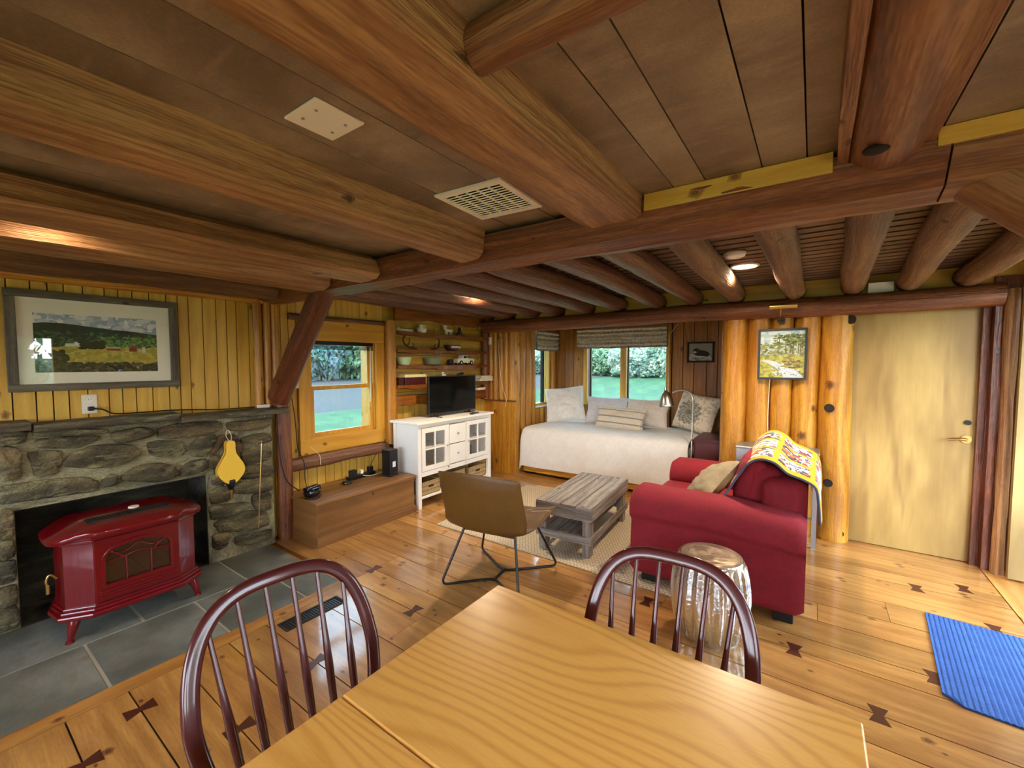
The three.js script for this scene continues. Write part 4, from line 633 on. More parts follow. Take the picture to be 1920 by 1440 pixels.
// ---------------------------------------------------------------- red enamel stove
{
  const st = thing('gas_stove', 'glossy red enamel stove with an arched glass door', 'stove');
  const poly = [[-3.58, -0.47], [-3.37, -0.415], [-3.235, -0.43], [-3.165, -0.535], [-3.165, -0.905], [-3.235, -1.01], [-3.37, -1.025], [-3.58, -0.97]], cx = -3.38, cz = -0.72;
  const sc = (k) => poly.map(([x, z]) => [Math.max(-3.6, cx + (x - cx) * k), cz + (z - cz) * k]);
  part(st, 'body', flatXZ(sc(1), 0.17, 0.55, 0.004), M.enamel);
  part(st, 'base_moulding', merge([flatXZ(sc(1.1), 0.112, 0.14, 0.008), flatXZ(sc(1.06), 0.138, 0.158, 0.006), flatXZ(sc(1.03), 0.156, 0.174, 0.005)]), M.enamel);
  { const lobe = []; for (let i = 0; i < 64; i++) { const a = i / 64 * 6.28319, e = (v, p) => Math.sign(v) * Math.pow(Math.abs(v), p), c = Math.cos(a), s = Math.sin(a); let z = -0.72 + 0.35 * e(s, 0.62), x = -3.375 + 0.235 * e(c, 0.62); if (c > 0) x += 0.045 * (1 - sstep(0.17, 0.25, Math.abs(z + 0.72))); lobe.push([Math.max(-3.6, x), z]); }
    const lip = [[1.0, -0.035], [1.02, -0.02], [1.015, -0.008], [0.985, 0], [0.55, 0.012], [0.05, 0.014]], n = lobe.length, pos = [], uv = [], idx = []; for (const [k, dy] of [[0.9, -0.04], ...lip]) for (const [x, z] of lobe) { const X = -3.375 + (x + 3.375) * k, Z = -0.72 + (z + 0.72) * k; pos.push(X, 0.592 + dy - 0.035 * sstep(0.2, 0.36, Math.abs(Z + 0.72)), Z); uv.push(X, Z); } for (let r = 0; r < lip.length; r++) for (let i = 0; i < n; i++) { const a = r * n + i, b = r * n + (i + 1) % n; idx.push(a, b, a + n, b, b + n, a + n); } const L = lip.length * n; for (let i = 1; i < n - 1; i++) idx.push(L, L + i, L + i + 1); let g = new THREE.BufferGeometry(); g.setAttribute('position', new THREE.Float32BufferAttribute(pos, 3)); g.setAttribute('uv', new THREE.Float32BufferAttribute(uv, 2)); g.setIndex(idx); g = toCreasedNormals(g, 0.7); part(st, 'top_plate', g, M.enamel); }
  part(st, 'cornice', merge([flatXZ(sc(1.03), 0.515, 0.535, 0.006), flatXZ(sc(1.05), 0.532, 0.56, 0.009)]), M.enamel);
  const side = (a, y) => [a, y], arch = (a0, a1, y0, ys, yt, n = 18) => { const o = [[a0, y0], [a1, y0], [a1, ys]]; const m = (a0 + a1) / 2, h = (a1 - a0) / 2; for (let i = 1; i < n; i++) { const t = i / n * Math.PI; o.push([m + h * Math.cos(t), ys + (yt - ys) * Math.pow(Math.sin(t), 0.8)]); } o.push([a0, ys]); return o; };
  const front = (g, x) => g.rotateY(Math.PI / 2).translate(x, 0, 0);
  const door = part(st, 'door', front(extrude([[0.535, 0.19], [0.905, 0.19], [0.905, 0.525], [0.535, 0.525]], 0.018, 0.004, [arch(0.57, 0.87, 0.265, 0.40, 0.485).reverse()]), -3.166), M.enamel);
  part(door, 'glass', front(extrude(arch(0.565, 0.875, 0.26, 0.40, 0.49), 0.002), -3.16), phy({ color: '#2c1a10', roughness: 0.12, clearcoat: 1, clearcoatRoughness: 0.03 }));
  part(door, 'arch_trim', front(extrude(arch(0.56, 0.88, 0.255, 0.40, 0.497), 0.008, 0.002, [arch(0.572, 0.868, 0.268, 0.40, 0.482).reverse()]), -3.146), M.enamel);
  const bar = (pts) => part(door, 'glazing_bar', tube(pts.map(([a, y]) => [-3.152, y, -a]), 0.004, 24, 6), M.enamel);
  bar([[0.572, 0.395], [0.65, 0.40], [0.72, 0.415], [0.79, 0.40], [0.868, 0.395]]); bar([[0.665, 0.268], [0.665, 0.402]]); bar([[0.775, 0.268], [0.775, 0.404]]);
  bar([[0.60, 0.44], [0.66, 0.43], [0.72, 0.46], [0.78, 0.43], [0.84, 0.44]]); bar([[0.79, 0.405], [0.83, 0.44], [0.85, 0.455]]); bar([[0.65, 0.405], [0.61, 0.44], [0.59, 0.452]]);
  for (const y of [0.205, 0.222, 0.238]) part(st, 'louvre', rbox(-3.15, -3.138, y - 0.005, y + 0.005, -0.55, -0.89, 0.003), M.enamel);
  for (const [z0, x0, z1, x1] of [[-0.45, -3.222, -0.518, -3.177], [-0.99, -3.222, -0.922, -3.177]]) for (const k of [0.15, 0.5, 0.85]) part(st, 'flute', along(rbox(0, 0.32, -0.002, 0.003, -0.004, 0.004, 0.002), [lerp(x0, x1, k) + 0.002, 0.19, lerp(z0, z1, k)], [lerp(x0, x1, k) + 0.002, 0.51, lerp(z0, z1, k)]), M.enamel);
  for (const [x, z, ox, oz] of [[-3.225, -0.46, 0.035, 0.03], [-3.225, -0.98, 0.035, -0.03], [-3.52, -0.5, -0.01, 0.02], [-3.52, -0.94, -0.01, -0.02]]) part(st, 'leg', merge([along(sweep(0.125, 10, 12, (t, a) => { const r = lerp(0.04, 0.012, Math.pow(t, 0.6)), b = 0.012 * Math.sin(t * 3.1); return [Math.cos(a) * r + b, Math.sin(a) * r]; }), [x, 0.125, z], [x + ox, 0.006, z + oz]), cyl(0.016, 0.02, 0.014, 14).translate(x + ox, 0.007, z + oz)]), M.enamel);
  part(st, 'top_grille', rbox(-3.345, -3.25, 0.596, 0.607, -0.53, -0.91, 0.003), M.ironDark);
  for (let i = 0; i < 19; i++) part(st, 'grille_bar', box(-3.34, -3.255, 0.607, 0.6095, -0.54 - i * 0.0198, -0.547 - i * 0.0198), M.ironDark);
  part(st, 'dial', cyl(0.026, 0.026, 0.006, 24).translate(-3.395, 0.608, -0.76), M.whitePlate, 'round cream dial on the stove top');
  part(st, 'latch', merge([cyl(0.006, 0.006, 0.05, 8).translate(-3.22, 0.55, -0.745), new THREE.SphereGeometry(0.012, 10, 8).translate(-3.195, 0.585, -0.745)]), M.ironDark);
  part(st, 'side_handle', merge([tube([[-3.30, 0.33, -0.41], [-3.30, 0.36, -0.385], [-3.30, 0.33, -0.37], [-3.30, 0.30, -0.375]], 0.006, 16, 8), cyl(0.009, 0.009, 0.05, 10).translate(-3.30, 0.285, -0.375)]), M.brass);
}
// bellows, poker, outlet, cords
{
  const b = thing('fireplace_bellows', 'yellow wooden bellows with a brass nozzle hanging on the stonework', 'bellows');
  const half = [[0, 0.91], [0.018, 0.908], [0.026, 0.895], [0.026, 0.85], [0.032, 0.815], [0.06, 0.765], [0.083, 0.72], [0.088, 0.685], [0.075, 0.65], [0.045, 0.615], [0.028, 0.6]];
  const cvp = new THREE.CatmullRomCurve3(half.map(([a, y]) => V(a, y, 0)), false, 'centripetal').getPoints(30), out = [...cvp.map((p) => [p.x, p.y]), ...cvp.slice().reverse().map((p) => [-p.x, p.y])].slice(0, -1);
  const mk = (d, x) => extrude(out.map(([a, y]) => [a, y]), d, 0.003).rotateY(Math.PI / 2).translate(x, 0, -1.35);
  part(b, 'paddle', mk(0.01, -3.515), std({ color: '#e8bd3e', roughness: 0.35 })); part(b, 'paddle', mk(0.01, -3.553), std({ color: '#c79a35', roughness: 0.4 }));
  const sm = out.map(([a, y]) => [a * 0.9, 0.6 + (y - 0.6) * 0.72]); part(b, 'bag', extrude(sm, 0.024, 0.002).rotateY(Math.PI / 2).translate(-3.541, 0, -1.35), M.blackMatte);
  part(b, 'collar', lathe([[0.004, 0.54], [0.016, 0.545], [0.026, 0.575], [0.036, 0.605], [0.034, 0.622], [0.02, 0.624]], 20).translate(-3.53, 0, -1.35), M.black);
  part(b, 'nozzle', lathe([[0.003, 0.475], [0.009, 0.477], [0.007, 0.51], [0.011, 0.545], [0.003, 0.548]], 16).translate(-3.53, 0, -1.35), M.brass);
  part(b, 'loop', tube([[-3.51, 0.895, -1.35], [-3.54, 0.95, -1.333], [-3.555, 0.99, -1.35], [-3.54, 0.95, -1.367], [-3.505, 0.895, -1.35]], 0.0022, 30, 6), M.cordPale);
}
single('fire_poker', 'thin brass-headed poker leaning on the fireplace stones', 'poker', merge([along(cyl(0.005, 0.004, 0.66, 8).rotateZ(-Math.PI / 2).translate(0.33, 0, 0), [-3.535, 0.86, -1.578], [-3.49, 0.2, -1.515]), tube([[-3.535, 0.86, -1.578], [-3.53, 0.875, -1.57], [-3.53, 0.87, -1.545], [-3.53, 0.858, -1.535]], 0.006, 14, 8)]), M.brass);
function outletPlate(label, y, z, x = LX) { const o = thing('wall_outlet', label, 'outlet'); part(o, 'cover_plate', rbox(x, x + 0.006, y - 0.06, y + 0.06, z - 0.036, z + 0.036, 0.003, 2), M.whitePlate); for (const dy of [-0.027, 0.027]) { part(o, 'socket', cyl(0.017, 0.017, 0.004, 18).rotateZ(Math.PI / 2).translate(x + 0.007, y + dy, z), M.white); for (const dz of [-0.006, 0.006]) part(o, 'slot', box(x + 0.0085, x + 0.0095, y + dy - 0.002, y + dy + 0.008, z + dz - 0.001, z + dz + 0.001), M.black); } return o; }
outletPlate('cream wall outlet with a black plug below the landscape picture', 1.232, -0.645);
{ const c = thing('extension_cord', 'black cord and plug running along the stone mantel', 'cord'); part(c, 'plug', rbox(LX + 0.009, LX + 0.035, 1.192, 1.218, -0.632, -0.662, 0.006, 2), M.black); part(c, 'cable', tube([[LX + 0.03, 1.205, -0.66], [LX + 0.04, 1.195, -0.70], [LX + 0.03, 1.162, -0.76], [LX + 0.03, 1.158, -0.9], [LX + 0.03, 1.155, -1.1], [LX + 0.03, 1.135, -1.35], [LX + 0.03, 1.133, -1.6]], 0.0045, 60, 8), M.cord); }
single('white_adapter', 'small white box on the mantel end', 'adapter', rbox(-3.66, -3.62, 1.126, 1.152, -1.60, -1.69, 0.005, 2), M.white);
for (const [z, l] of [[-1.875, 'white switch box beside the slanting brace'], [-1.945, 'white phone jack box next to the window casing']]) { const o = thing('jack_box', l, 'wall box'); part(o, 'case', rbox(LX, LX + 0.028, 1.265, 1.325, z - 0.03, z + 0.03, 0.004, 2), M.whitePlate); part(o, 'port', box(LX + 0.028, LX + 0.0295, 1.285, 1.3, z - 0.008, z + 0.008), M.zinc); }
single('phone_cord', 'dark cord hanging from the wall boxes to the chest', 'cord', tube([[LX + 0.02, 1.265, -1.9], [LX + 0.015, 1.0, -1.935], [LX + 0.02, 0.75, -1.95], [LX + 0.06, 0.68, -1.955], [LX + 0.12, 0.60, -1.955], [LX + 0.13, 0.48, -1.95], [-3.52, 0.40, -1.93]], 0.0035, 60, 6), M.cord);
single('phone_cord', 'pale cord curling over the log rail', 'cord', tube([[LX + 0.015, 1.0, -1.95], [LX + 0.012, 0.84, -1.985], [LX + 0.03, 0.73, -2.06], [LX + 0.105, 0.66, -2.1], [LX + 0.115, 0.57, -2.105]], 0.003, 40, 6), M.cordPale);
single('wall_cable', 'dark cable curving down beside the log post', 'cord', tube([[-3.58, 1.09, -1.72], [-3.56, 0.95, -1.715], [-3.58, 0.8, -1.73], [-3.55, 0.62, -1.74], [-3.555, 0.5, -1.78], [-3.56, 0.395, -1.88]], 0.005, 50, 8), M.cord);

// ---------------------------------------------------------------- chest and the things on it
{
  const c = thing('wooden_chest', 'long low brown wooden chest under the sash window', 'chest');
  part(c, 'body', grain(rbox(-3.69, -3.215, 0.03, 0.338, -1.835, -2.855, 0.004), 2), M.chest);
  part(c, 'lid', grain(rbox(-3.705, -3.198, 0.338, 0.364, -1.82, -2.87, 0.006, 2), 2), M.chest);
  part(c, 'base_moulding', grain(merge([rbox(-3.70, -3.196, 0, 0.055, -1.822, -2.868, 0.004), rbox(-3.695, -3.205, 0.05, 0.075, -1.829, -2.861, 0.006)]), 2), M.chest);
  part(c, 'keyhole', merge([cyl(0.008, 0.008, 0.002, 14).rotateZ(Math.PI / 2), box(-0.001, 0.001, -0.016, 0, -0.003, 0.003)]).translate(-3.2135, 0.31, -2.37), M.black);
}
{
  const c = thing('desk_phone', 'glossy black rounded telephone on the chest end', 'telephone', [-3.42, 0.364, -1.915], 0.3);
  part(c, 'body', rbox(-0.055, 0.055, 0, 0.075, -0.06, 0.06, 0.034, 4), M.blackGloss);
  part(c, 'handset', merge([rbox(-0.03, 0.03, 0.062, 0.088, -0.075, 0.075, 0.012, 3), rbox(-0.03, 0.03, 0.04, 0.075, -0.078, -0.045, 0.01, 2)]), M.blackGloss);
  part(c, 'coil', tube([[0.05, 0.01, -0.05], [0.075, 0.008, 0], [0.08, 0.008, 0.05], [0.05, 0.008, 0.075], [0.0, 0.008, 0.078]], 0.006, 50, 8), M.black);
}
{ const c = thing('hockey_puck_hub', 'flat round black hub on the chest middle', 'hub', [-3.52, 0.364, -2.31], 0); part(c, 'case', lathe([[0, 0], [0.045, 0.0], [0.05, 0.008], [0.046, 0.022], [0.03, 0.03], [0, 0.032]], 28), M.blackGloss); }
{ const c = thing('power_strip', 'black power strip with plugs behind the hub on the chest', 'power strip', [-3.60, 0.364, -2.52], 0.1); part(c, 'case', rbox(-0.03, 0.03, 0, 0.035, -0.16, 0.16, 0.006, 2), M.black); part(c, 'adapter', rbox(-0.03, 0.02, 0.035, 0.09, 0.06, 0.13, 0.006, 2), M.blackMatte); part(c, 'adapter', rbox(-0.025, 0.02, 0.035, 0.085, -0.14, -0.09, 0.006, 2), M.black); part(c, 'white_plug', rbox(-0.015, 0.015, 0.035, 0.075, -0.02, 0.01, 0.008, 2), M.white, 'white plug'); part(c, 'cable', tube([[0.02, 0.03, 0.02], [0.05, 0.01, -0.05], [0.06, 0.006, -0.14], [0.05, 0.006, -0.24]], 0.004, 30, 6), M.cordPale); }
{ const c = thing('wifi_router', 'upright black router with a white label on the chest', 'router', [-3.43, 0.364, -2.735], 0.12); part(c, 'case', rbox(-0.055, 0.055, 0.012, 0.265, -0.055, 0.055, 0.005, 2), M.black); part(c, 'foot', rbox(-0.06, 0.06, 0, 0.014, -0.06, 0.06, 0.003), M.blackMatte); part(c, 'label', box(0.0552, 0.0562, 0.09, 0.145, -0.02, 0.02), std({ color: '#dfe4ea', roughness: 0.5 })); part(c, 'status_light', box(0.0552, 0.0562, 0.03, 0.034, -0.028, -0.022), std({ color: '#ff3030', emissive: '#ff2020', emissiveIntensity: 1.2 }));
  single('router_cord', 'thin black cord from the router up to the log rail', 'cord', tube([[-3.62, 0.40, -2.62], [-3.64, 0.48, -2.68], [-3.64, 0.56, -2.74], [-3.62, 0.61, -2.78]], 0.003, 24, 6), M.cord); }

// ---------------------------------------------------------------- white cabinet, television
const FX = -3.205, CZ0 = -2.905, CZ1 = -4.085;
{
  const c = thing('white_cabinet', 'white media cabinet with glass doors and two drawers', 'cabinet');
  part(c, 'top', rbox(-3.605, FX + 0.022, 0.862, 0.886, CZ0 + 0.028, CZ1 - 0.028, 0.005, 2), M.white);
  for (const x of [-3.56, FX - 0.024]) for (const z of [CZ0 - 0.022, CZ1 + 0.022]) part(c, 'leg', rbox(x - 0.023, x + 0.023, 0, 0.862, z - 0.022, z + 0.022, 0.003), M.white);
  part(c, 'shaded_back_panel', box(-3.585, -3.575, 0.33, 0.86, CZ0 - 0.03, CZ1 + 0.03), std({ color: '#4a443c', roughness: 0.8 }), 'back panel coloured dark like the unlit inside');  // shade of the cabinet interior is put into this panel colour
  part(c, 'side_panel', box(-3.56, FX - 0.03, 0.335, 0.86, CZ0 - 0.012, CZ0 - 0.03), M.white); part(c, 'side_panel', box(-3.56, FX - 0.03, 0.335, 0.86, CZ1 + 0.012, CZ1 + 0.03), M.white);
  part(c, 'bottom_panel', box(-3.57, FX - 0.02, 0.335, 0.355, CZ0 - 0.03, CZ1 + 0.03), M.white); part(c, 'inner_shelf', box(-3.57, FX - 0.05, 0.60, 0.612, CZ0 - 0.03, CZ1 + 0.03), M.white);
  part(c, 'bottom_rail', rbox(FX - 0.025, FX - 0.002, 0.325, 0.375, CZ0 - 0.044, CZ1 + 0.044, 0.003), M.white); part(c, 'top_rail', rbox(FX - 0.025, FX - 0.002, 0.825, 0.862, CZ0 - 0.044, CZ1 + 0.044, 0.003), M.white);
  for (const z of [-3.345, -3.625]) part(c, 'divider', box(-3.57, FX - 0.002, 0.35, 0.84, z - 0.009, z + 0.009), M.white);
  part(c, 'lower_shelf', rbox(-3.575, FX - 0.01, 0.095, 0.118, CZ0 - 0.01, CZ1 + 0.01, 0.003), M.white);
  const doorAt = (z0, z1, kz) => {
    const w = 0.048, y0 = 0.38, y1 = 0.82, d = part(c, 'door', merge([box(FX - 0.016, FX + 0.002, y0, y0 + w, z0, z1), box(FX - 0.016, FX + 0.002, y1 - w, y1, z0, z1), box(FX - 0.016, FX + 0.002, y0 + w, y1 - w, z0, z0 - w), box(FX - 0.016, FX + 0.002, y0 + w, y1 - w, z1 + w, z1)]), M.white), zm = (z0 + z1) / 2;
    part(d, 'muntin', merge([box(FX - 0.014, FX + 0.0, y0 + w, y1 - w, zm - 0.008, zm + 0.008), box(FX - 0.014, FX - 0.0005, (y0 + y1) / 2 - 0.008, (y0 + y1) / 2 + 0.008, z0 - w, z1 + w)]), M.white);
    for (const [a, b] of [[z0 - w, zm + 0.008], [zm - 0.008, z1 + w]]) for (const [p, q] of [[y0 + w, (y0 + y1) / 2 - 0.008], [(y0 + y1) / 2 + 0.008, y1 - w]]) part(d, 'pane', box(FX - 0.010, FX - 0.007, p, q, a, b), M.glass);
    part(d, 'knob', new THREE.SphereGeometry(0.011, 14, 10).translate(FX + 0.014, (y0 + y1) / 2, kz), M.zinc);
  };
  doorAt(-2.955, -3.333, -3.315); doorAt(-3.638, -4.035, -3.66);
  for (const [y0, y1] of [[0.605, 0.815], [0.385, 0.595]]) { const d = part(c, 'drawer', rbox(FX - 0.016, FX + 0.002, y0, y1, -3.36, -3.61, 0.003), M.white); part(d, 'knob', new THREE.SphereGeometry(0.011, 14, 10).translate(FX + 0.014, (y0 + y1) / 2, -3.485), M.zinc); }
}
{ // what the doors and shelves hold
  const cols = ['#6b2a22', '#2d3a4e', '#c9bfa5', '#3f4a38', '#8a6a3a', '#2a2626', '#a8a095', '#50304a'];
  const spot = [[0.612, -2.99, 0], [0.612, -3.02, 1], [0.355, -3.0, 2], [0.355, -3.04, 5], [0.355, -3.09, 3], [0.612, -3.72, 4], [0.612, -3.76, 6], [0.355, -3.74, 7], [0.355, -3.79, 0], [0.355, -3.85, 5]];
  const names = ['first slim case on the upper shelf behind the near cabinet door', 'second slim case on the upper shelf behind the near cabinet door', 'pale book standing low behind the near cabinet door', 'black book standing low behind the near cabinet door', 'green book standing low behind the near cabinet door', 'brown book on the upper shelf behind the far cabinet door', 'grey book on the upper shelf behind the far cabinet door', 'plum book standing low behind the far cabinet door', 'russet book standing low behind the far cabinet door', 'black case standing low behind the far cabinet door'];
  spot.forEach(([y, z, k], i) => { const b = thing('book', names[i], 'book', [-3.33, y, z], 0, 'books inside the white cabinet'); const h = 0.15 + 0.03 * ((i * 7) % 3) / 2, t = 0.022 + 0.008 * (i % 2); const m = std({ color: cols[k], roughness: 0.6 }); part(b, 'cover', merge([box(-0.1, 0.0, 0, h, -t / 2, -t / 2 + 0.002), box(-0.1, 0.0, 0, h, t / 2 - 0.002, t / 2), box(0.0, 0.003, 0, h, -t / 2, t / 2)]), m); part(b, 'pages', box(-0.098, 0.0, 0.003, h - 0.003, -t / 2 + 0.002, t / 2 - 0.002), M.whitePlate); });
  const wk = texture(256, 256, (u, v, c) => { const i = Math.floor(u * 16), j = Math.floor(v * 16), q = (i + j) % 2, x = (u * 16) % 1, y = (v * 16) % 1, e = q ? Math.abs(x - 0.5) : Math.abs(y - 0.5); mix3(c, hex('#b59a6a'), hex('#6e5632'), sstep(0.2, 0.5, e)); const n = noise(u, v, 100, 100, 331); for (let k = 0; k < 3; k++) c[k] *= 0.85 + 0.3 * n; });
  const wick = std({ map: wk, roughness: 0.85 });
  const basket = (z, w, l, h, label) => { const b = thing('wicker_basket', label, 'basket', [-3.37, 0.118, z], 0, 'baskets on the lower cabinet shelf'); const g = (a) => grain(a, 0, 0.22, 0.22); part(b, 'body', g(merge([box(-l / 2, l / 2, 0, 0.012, -w / 2, w / 2), box(-l / 2, -l / 2 + 0.012, 0.012, h, -w / 2, w / 2), box(l / 2 - 0.012, l / 2, 0.012, h, -w / 2, w / 2), box(-l / 2 + 0.012, l / 2 - 0.012, 0.012, h, -w / 2, -w / 2 + 0.012), box(-l / 2 + 0.012, l / 2 - 0.012, 0.012, h, w / 2 - 0.012, w / 2)])), wick); part(b, 'rim', g(merge([rbox(l / 2 - 0.016, l / 2 + 0.004, h - 0.006, h + 0.01, -w / 2, w / 2, 0.005), rbox(-l / 2, l / 2, h - 0.006, h + 0.01, -w / 2 - 0.004, -w / 2 + 0.014, 0.005), rbox(-l / 2, l / 2, h - 0.006, h + 0.01, w / 2 - 0.014, w / 2 + 0.004, 0.005)])), wick); part(b, 'handle_hole', rbox(l / 2, l / 2 + 0.003, h * 0.58, h * 0.74, -0.035, 0.035, 0.002), M.blackMatte); };
  basket(-3.10, 0.26, 0.28, 0.13, 'wicker basket nearest the chest under the white cabinet'); basket(-3.48, 0.3, 0.28, 0.15, 'wicker basket under the cabinet drawers'); basket(-3.86, 0.3, 0.28, 0.14, 'wicker basket at the far end under the white cabinet');
}
{
  const t = thing('flat_television', 'black flat television standing on the white cabinet', 'television', [-3.40, 0.886, -3.625], -0.02);
  part(t, 'bezel', rbox(-0.02, 0.012, 0.03, 0.455, -0.385, 0.385, 0.006, 2), M.black); part(t, 'screen', box(0.0122, 0.0132, 0.046, 0.443, -0.373, 0.373), phy({ color: '#040506', roughness: 0.1, specularIntensity: 0.7 }));
  part(t, 'housing', rbox(-0.06, -0.02, 0.08, 0.36, -0.24, 0.24, 0.02, 2), M.blackMatte);
  for (const s of [-1, 1]) part(t, 'foot', merge([rbox(-0.09, 0.1, 0, 0.008, s * 0.28 - 0.012, s * 0.28 + 0.012, 0.003), rbox(-0.01, 0.01, 0.005, 0.035, s * 0.28 - 0.012, s * 0.28 + 0.012, 0.003)]), M.black);
}
{ const r = thing('remote_control', 'black remote control on the white cabinet top', 'remote', [-3.245, 0.886, -3.82], 0.2); part(r, 'case', rbox(-0.022, 0.022, 0, 0.014, -0.08, 0.08, 0.006, 2), M.black); for (let i = 0; i < 4; i++) part(r, 'button', cyl(0.004, 0.004, 0.002, 10).translate(0, 0.0148, -0.05 + i * 0.03), M.zinc); }

// ---------------------------------------------------------------- log-framed wall shelves
{
  const s = thing('rustic_wall_shelf', 'rustic wall shelf of wavy slabs between two log posts', 'shelf');
  part(s, 'post', log([-3.655, 0.63, -2.945], [-3.655, 1.93, -2.945], 0.06, 0.056, { wob: 0.07 }), M.honey[3]);
  part(s, 'post', log([-3.665, 0.99, -4.53], [-3.665, 2.03, -4.53], 0.055, 0.05, { wob: 0.08 }), M.shelf);
  const slab = (y0, y1, seed, z0 = -2.99, z1 = -4.5, d = 0.12) => { const f = [], n = 46; for (let i = 0; i <= n; i++) { const z = lerp(z0, z1, i / n); f.push([LX + d + 0.024 * N3(z * 4.2, seed, 1.1) + 0.012 * N3(z * 11, seed, 5.2), z]); } const g = flatXZ([[LX, z0], ...f, [LX, z1]].reverse(), y0, y1, 0.004); const p = g.attributes.position; for (let i = 0; i < p.count; i++) { const z = p.getZ(i); if (p.getY(i) < (y0 + y1) / 2) p.setY(i, p.getY(i) - 0.026 * clamp(0.5 + 2.2 * N3(z * 4.5 + seed * 3, 2.2, seed))); } g.computeVertexNormals(); return grain(g, 2); };
  for (const [y0, y1, sd] of [[1.795, 1.825, 1], [1.602, 1.634, 2], [1.426, 1.458, 3], [1.212, 1.246, 4]]) part(s, 'shelf', slab(y0, y1, sd * 3.7), M.shelf);
  part(s, 'shelf', slab(1.035, 1.125, 21, -2.99, -4.5, 0.10), M.shelf);
  { const n = 50, up = [], lo = []; for (let i = 0; i <= n; i++) { const z = lerp(-2.97, -4.6, i / n); up.push([-z, 2.06]); lo.push([-z, 1.945 + 0.03 * N3(z * 4.2, 7.7, 1) + 0.014 * N3(z * 10, 2, 2) + 0.02 * (i / n)]); } part(s, 'valance', grain(extrude([...lo, ...up.reverse()], 0.03, 0.004).rotateY(Math.PI / 2).translate(LX + 0.09, 0, 0), 2), M.shelf); }
}
{ // ornaments
  const X0 = -3.635, pot = (name, label, cat, y, z, prof, m, g) => { const o = thing(name, label, cat, [X0, y, z], 0, g); part(o, 'body', lathe(prof, 28), m); return o; };
  const cream = std({ color: '#e6e0c8', roughness: 0.5 }), celadon = std({ color: '#b9cda6', roughness: 0.35 }), sage = std({ color: '#6d7358', roughness: 0.5 }), plum = std({ color: '#4a2a38', roughness: 0.4 });
  { const o = thing('bleached_bone', 'long bleached bone at the near end of the top shelf', 'bone'); part(o, 'shaft', log([X0, 1.846, -3.03], [X0, 1.846, -3.24], 0.022, 0.017, { nk: 12, wob: 0.2, step: 0.03 }), cream); part(o, 'knuckle', new THREE.SphereGeometry(0.03, 14, 10).scale(1, 0.8, 0.8).translate(X0, 1.85, -3.03), cream); }
  { const o = pot('white_jug', 'small white jug on the top shelf', 'jug', 1.825, -3.37, [[0, 0], [0.035, 0], [0.052, 0.02], [0.055, 0.045], [0.04, 0.068], [0.032, 0.078], [0.04, 0.09], [0.036, 0.09], [0.028, 0.076], [0, 0.05]], cream); part(o, 'handle', tube([[0, 0.08, -0.035], [0, 0.078, -0.062], [0, 0.05, -0.07], [0, 0.03, -0.052]], 0.005, 16, 8), cream); }
  { const o = thing('ceramic_moose', 'white ceramic animal figurine on the top shelf', 'figurine', [X0, 1.825, -3.80]); part(o, 'body', merge([rbox(-0.02, 0.02, 0.035, 0.075, -0.06, 0.05, 0.015, 3), rbox(-0.016, 0.016, 0.055, 0.095, 0.035, 0.075, 0.012, 3)]), cream); for (const z of [-0.045, 0.035]) for (const x of [-0.012, 0.012]) part(o, 'leg', cyl(0.008, 0.007, 0.04, 8).translate(x, 0.02, z), cream); part(o, 'antler', merge([rbox(-0.004, 0.004, 0.09, 0.11, 0.03, 0.085, 0.003), rbox(-0.05, 0.05, 0.092, 0.1, 0.045, 0.055, 0.003)]), cream); }
  { const o = thing('dark_figurine', 'dark carved figurine beside the white ceramic animal', 'figurine', [X0, 1.825, -4.0]); part(o, 'base', rbox(-0.03, 0.03, 0, 0.015, -0.07, 0.05, 0.004), M.shelf); part(o, 'body', lathe([[0, 0.015], [0.025, 0.015], [0.03, 0.04], [0.018, 0.06], [0.024, 0.075], [0.016, 0.1], [0, 0.105]], 16), M.ironDark); part(o, 'head', rbox(-0.012, 0.012, 0.07, 0.1, -0.04, 0, 0.008, 2), cream); }
  for (const [z, k, l] of [[-3.20, 1, 'small curved deer antler at the near end of the second shelf'], [-3.60, -1, 'tall curved deer antler in the middle of the second shelf']]) { const o = thing('deer_antler', l, 'antler'); const h = 1.634; part(o, 'beam', tube([[X0, h + 0.012, z - 0.09 * k], [X0, h + 0.02, z], [X0 - 0.02, h + 0.055, z + 0.06 * k], [X0 - 0.03, h + 0.115, z + 0.075 * k], [X0 - 0.03, h + 0.15, z + 0.05 * k]], 0.009, 30, 8), M.joistPale); part(o, 'tine', tube([[X0 - 0.015, h + 0.04, z + 0.035 * k], [X0 + 0.01, h + 0.08, z + 0.02 * k], [X0 + 0.015, h + 0.12, z + 0.03 * k]], 0.006, 16, 8), M.joistPale); part(o, 'tine', tube([[X0, h + 0.018, z - 0.03 * k], [X0 + 0.01, h + 0.05, z - 0.04 * k], [X0 + 0.012, h + 0.07, z - 0.02 * k]], 0.006, 16, 8), M.joistPale); }
  { const o = pot('patterned_bowl', 'dark plum bowl with a white pattern on the second shelf', 'bowl', 1.634, -3.87, [[0, 0], [0.06, 0], [0.085, 0.02], [0.105, 0.068], [0.1, 0.07], [0.08, 0.025], [0, 0.012]], plum); for (let i = 0; i < 12; i++) { const a = -0.9 + i * 0.17; part(o, 'pattern', new THREE.TorusGeometry(0.011, 0.003, 6, 14).rotateY(a + Math.PI / 2).translate(Math.cos(a) * 0.097, 0.042, -Math.sin(a) * 0.097), M.white); } }
  pot('celadon_bowl', 'pale green flared bowl at the near end of the third shelf', 'bowl', 1.458, -3.105, [[0, 0], [0.05, 0], [0.062, 0.02], [0.082, 0.08], [0.086, 0.09], [0.08, 0.09], [0.058, 0.025], [0, 0.012]], celadon);
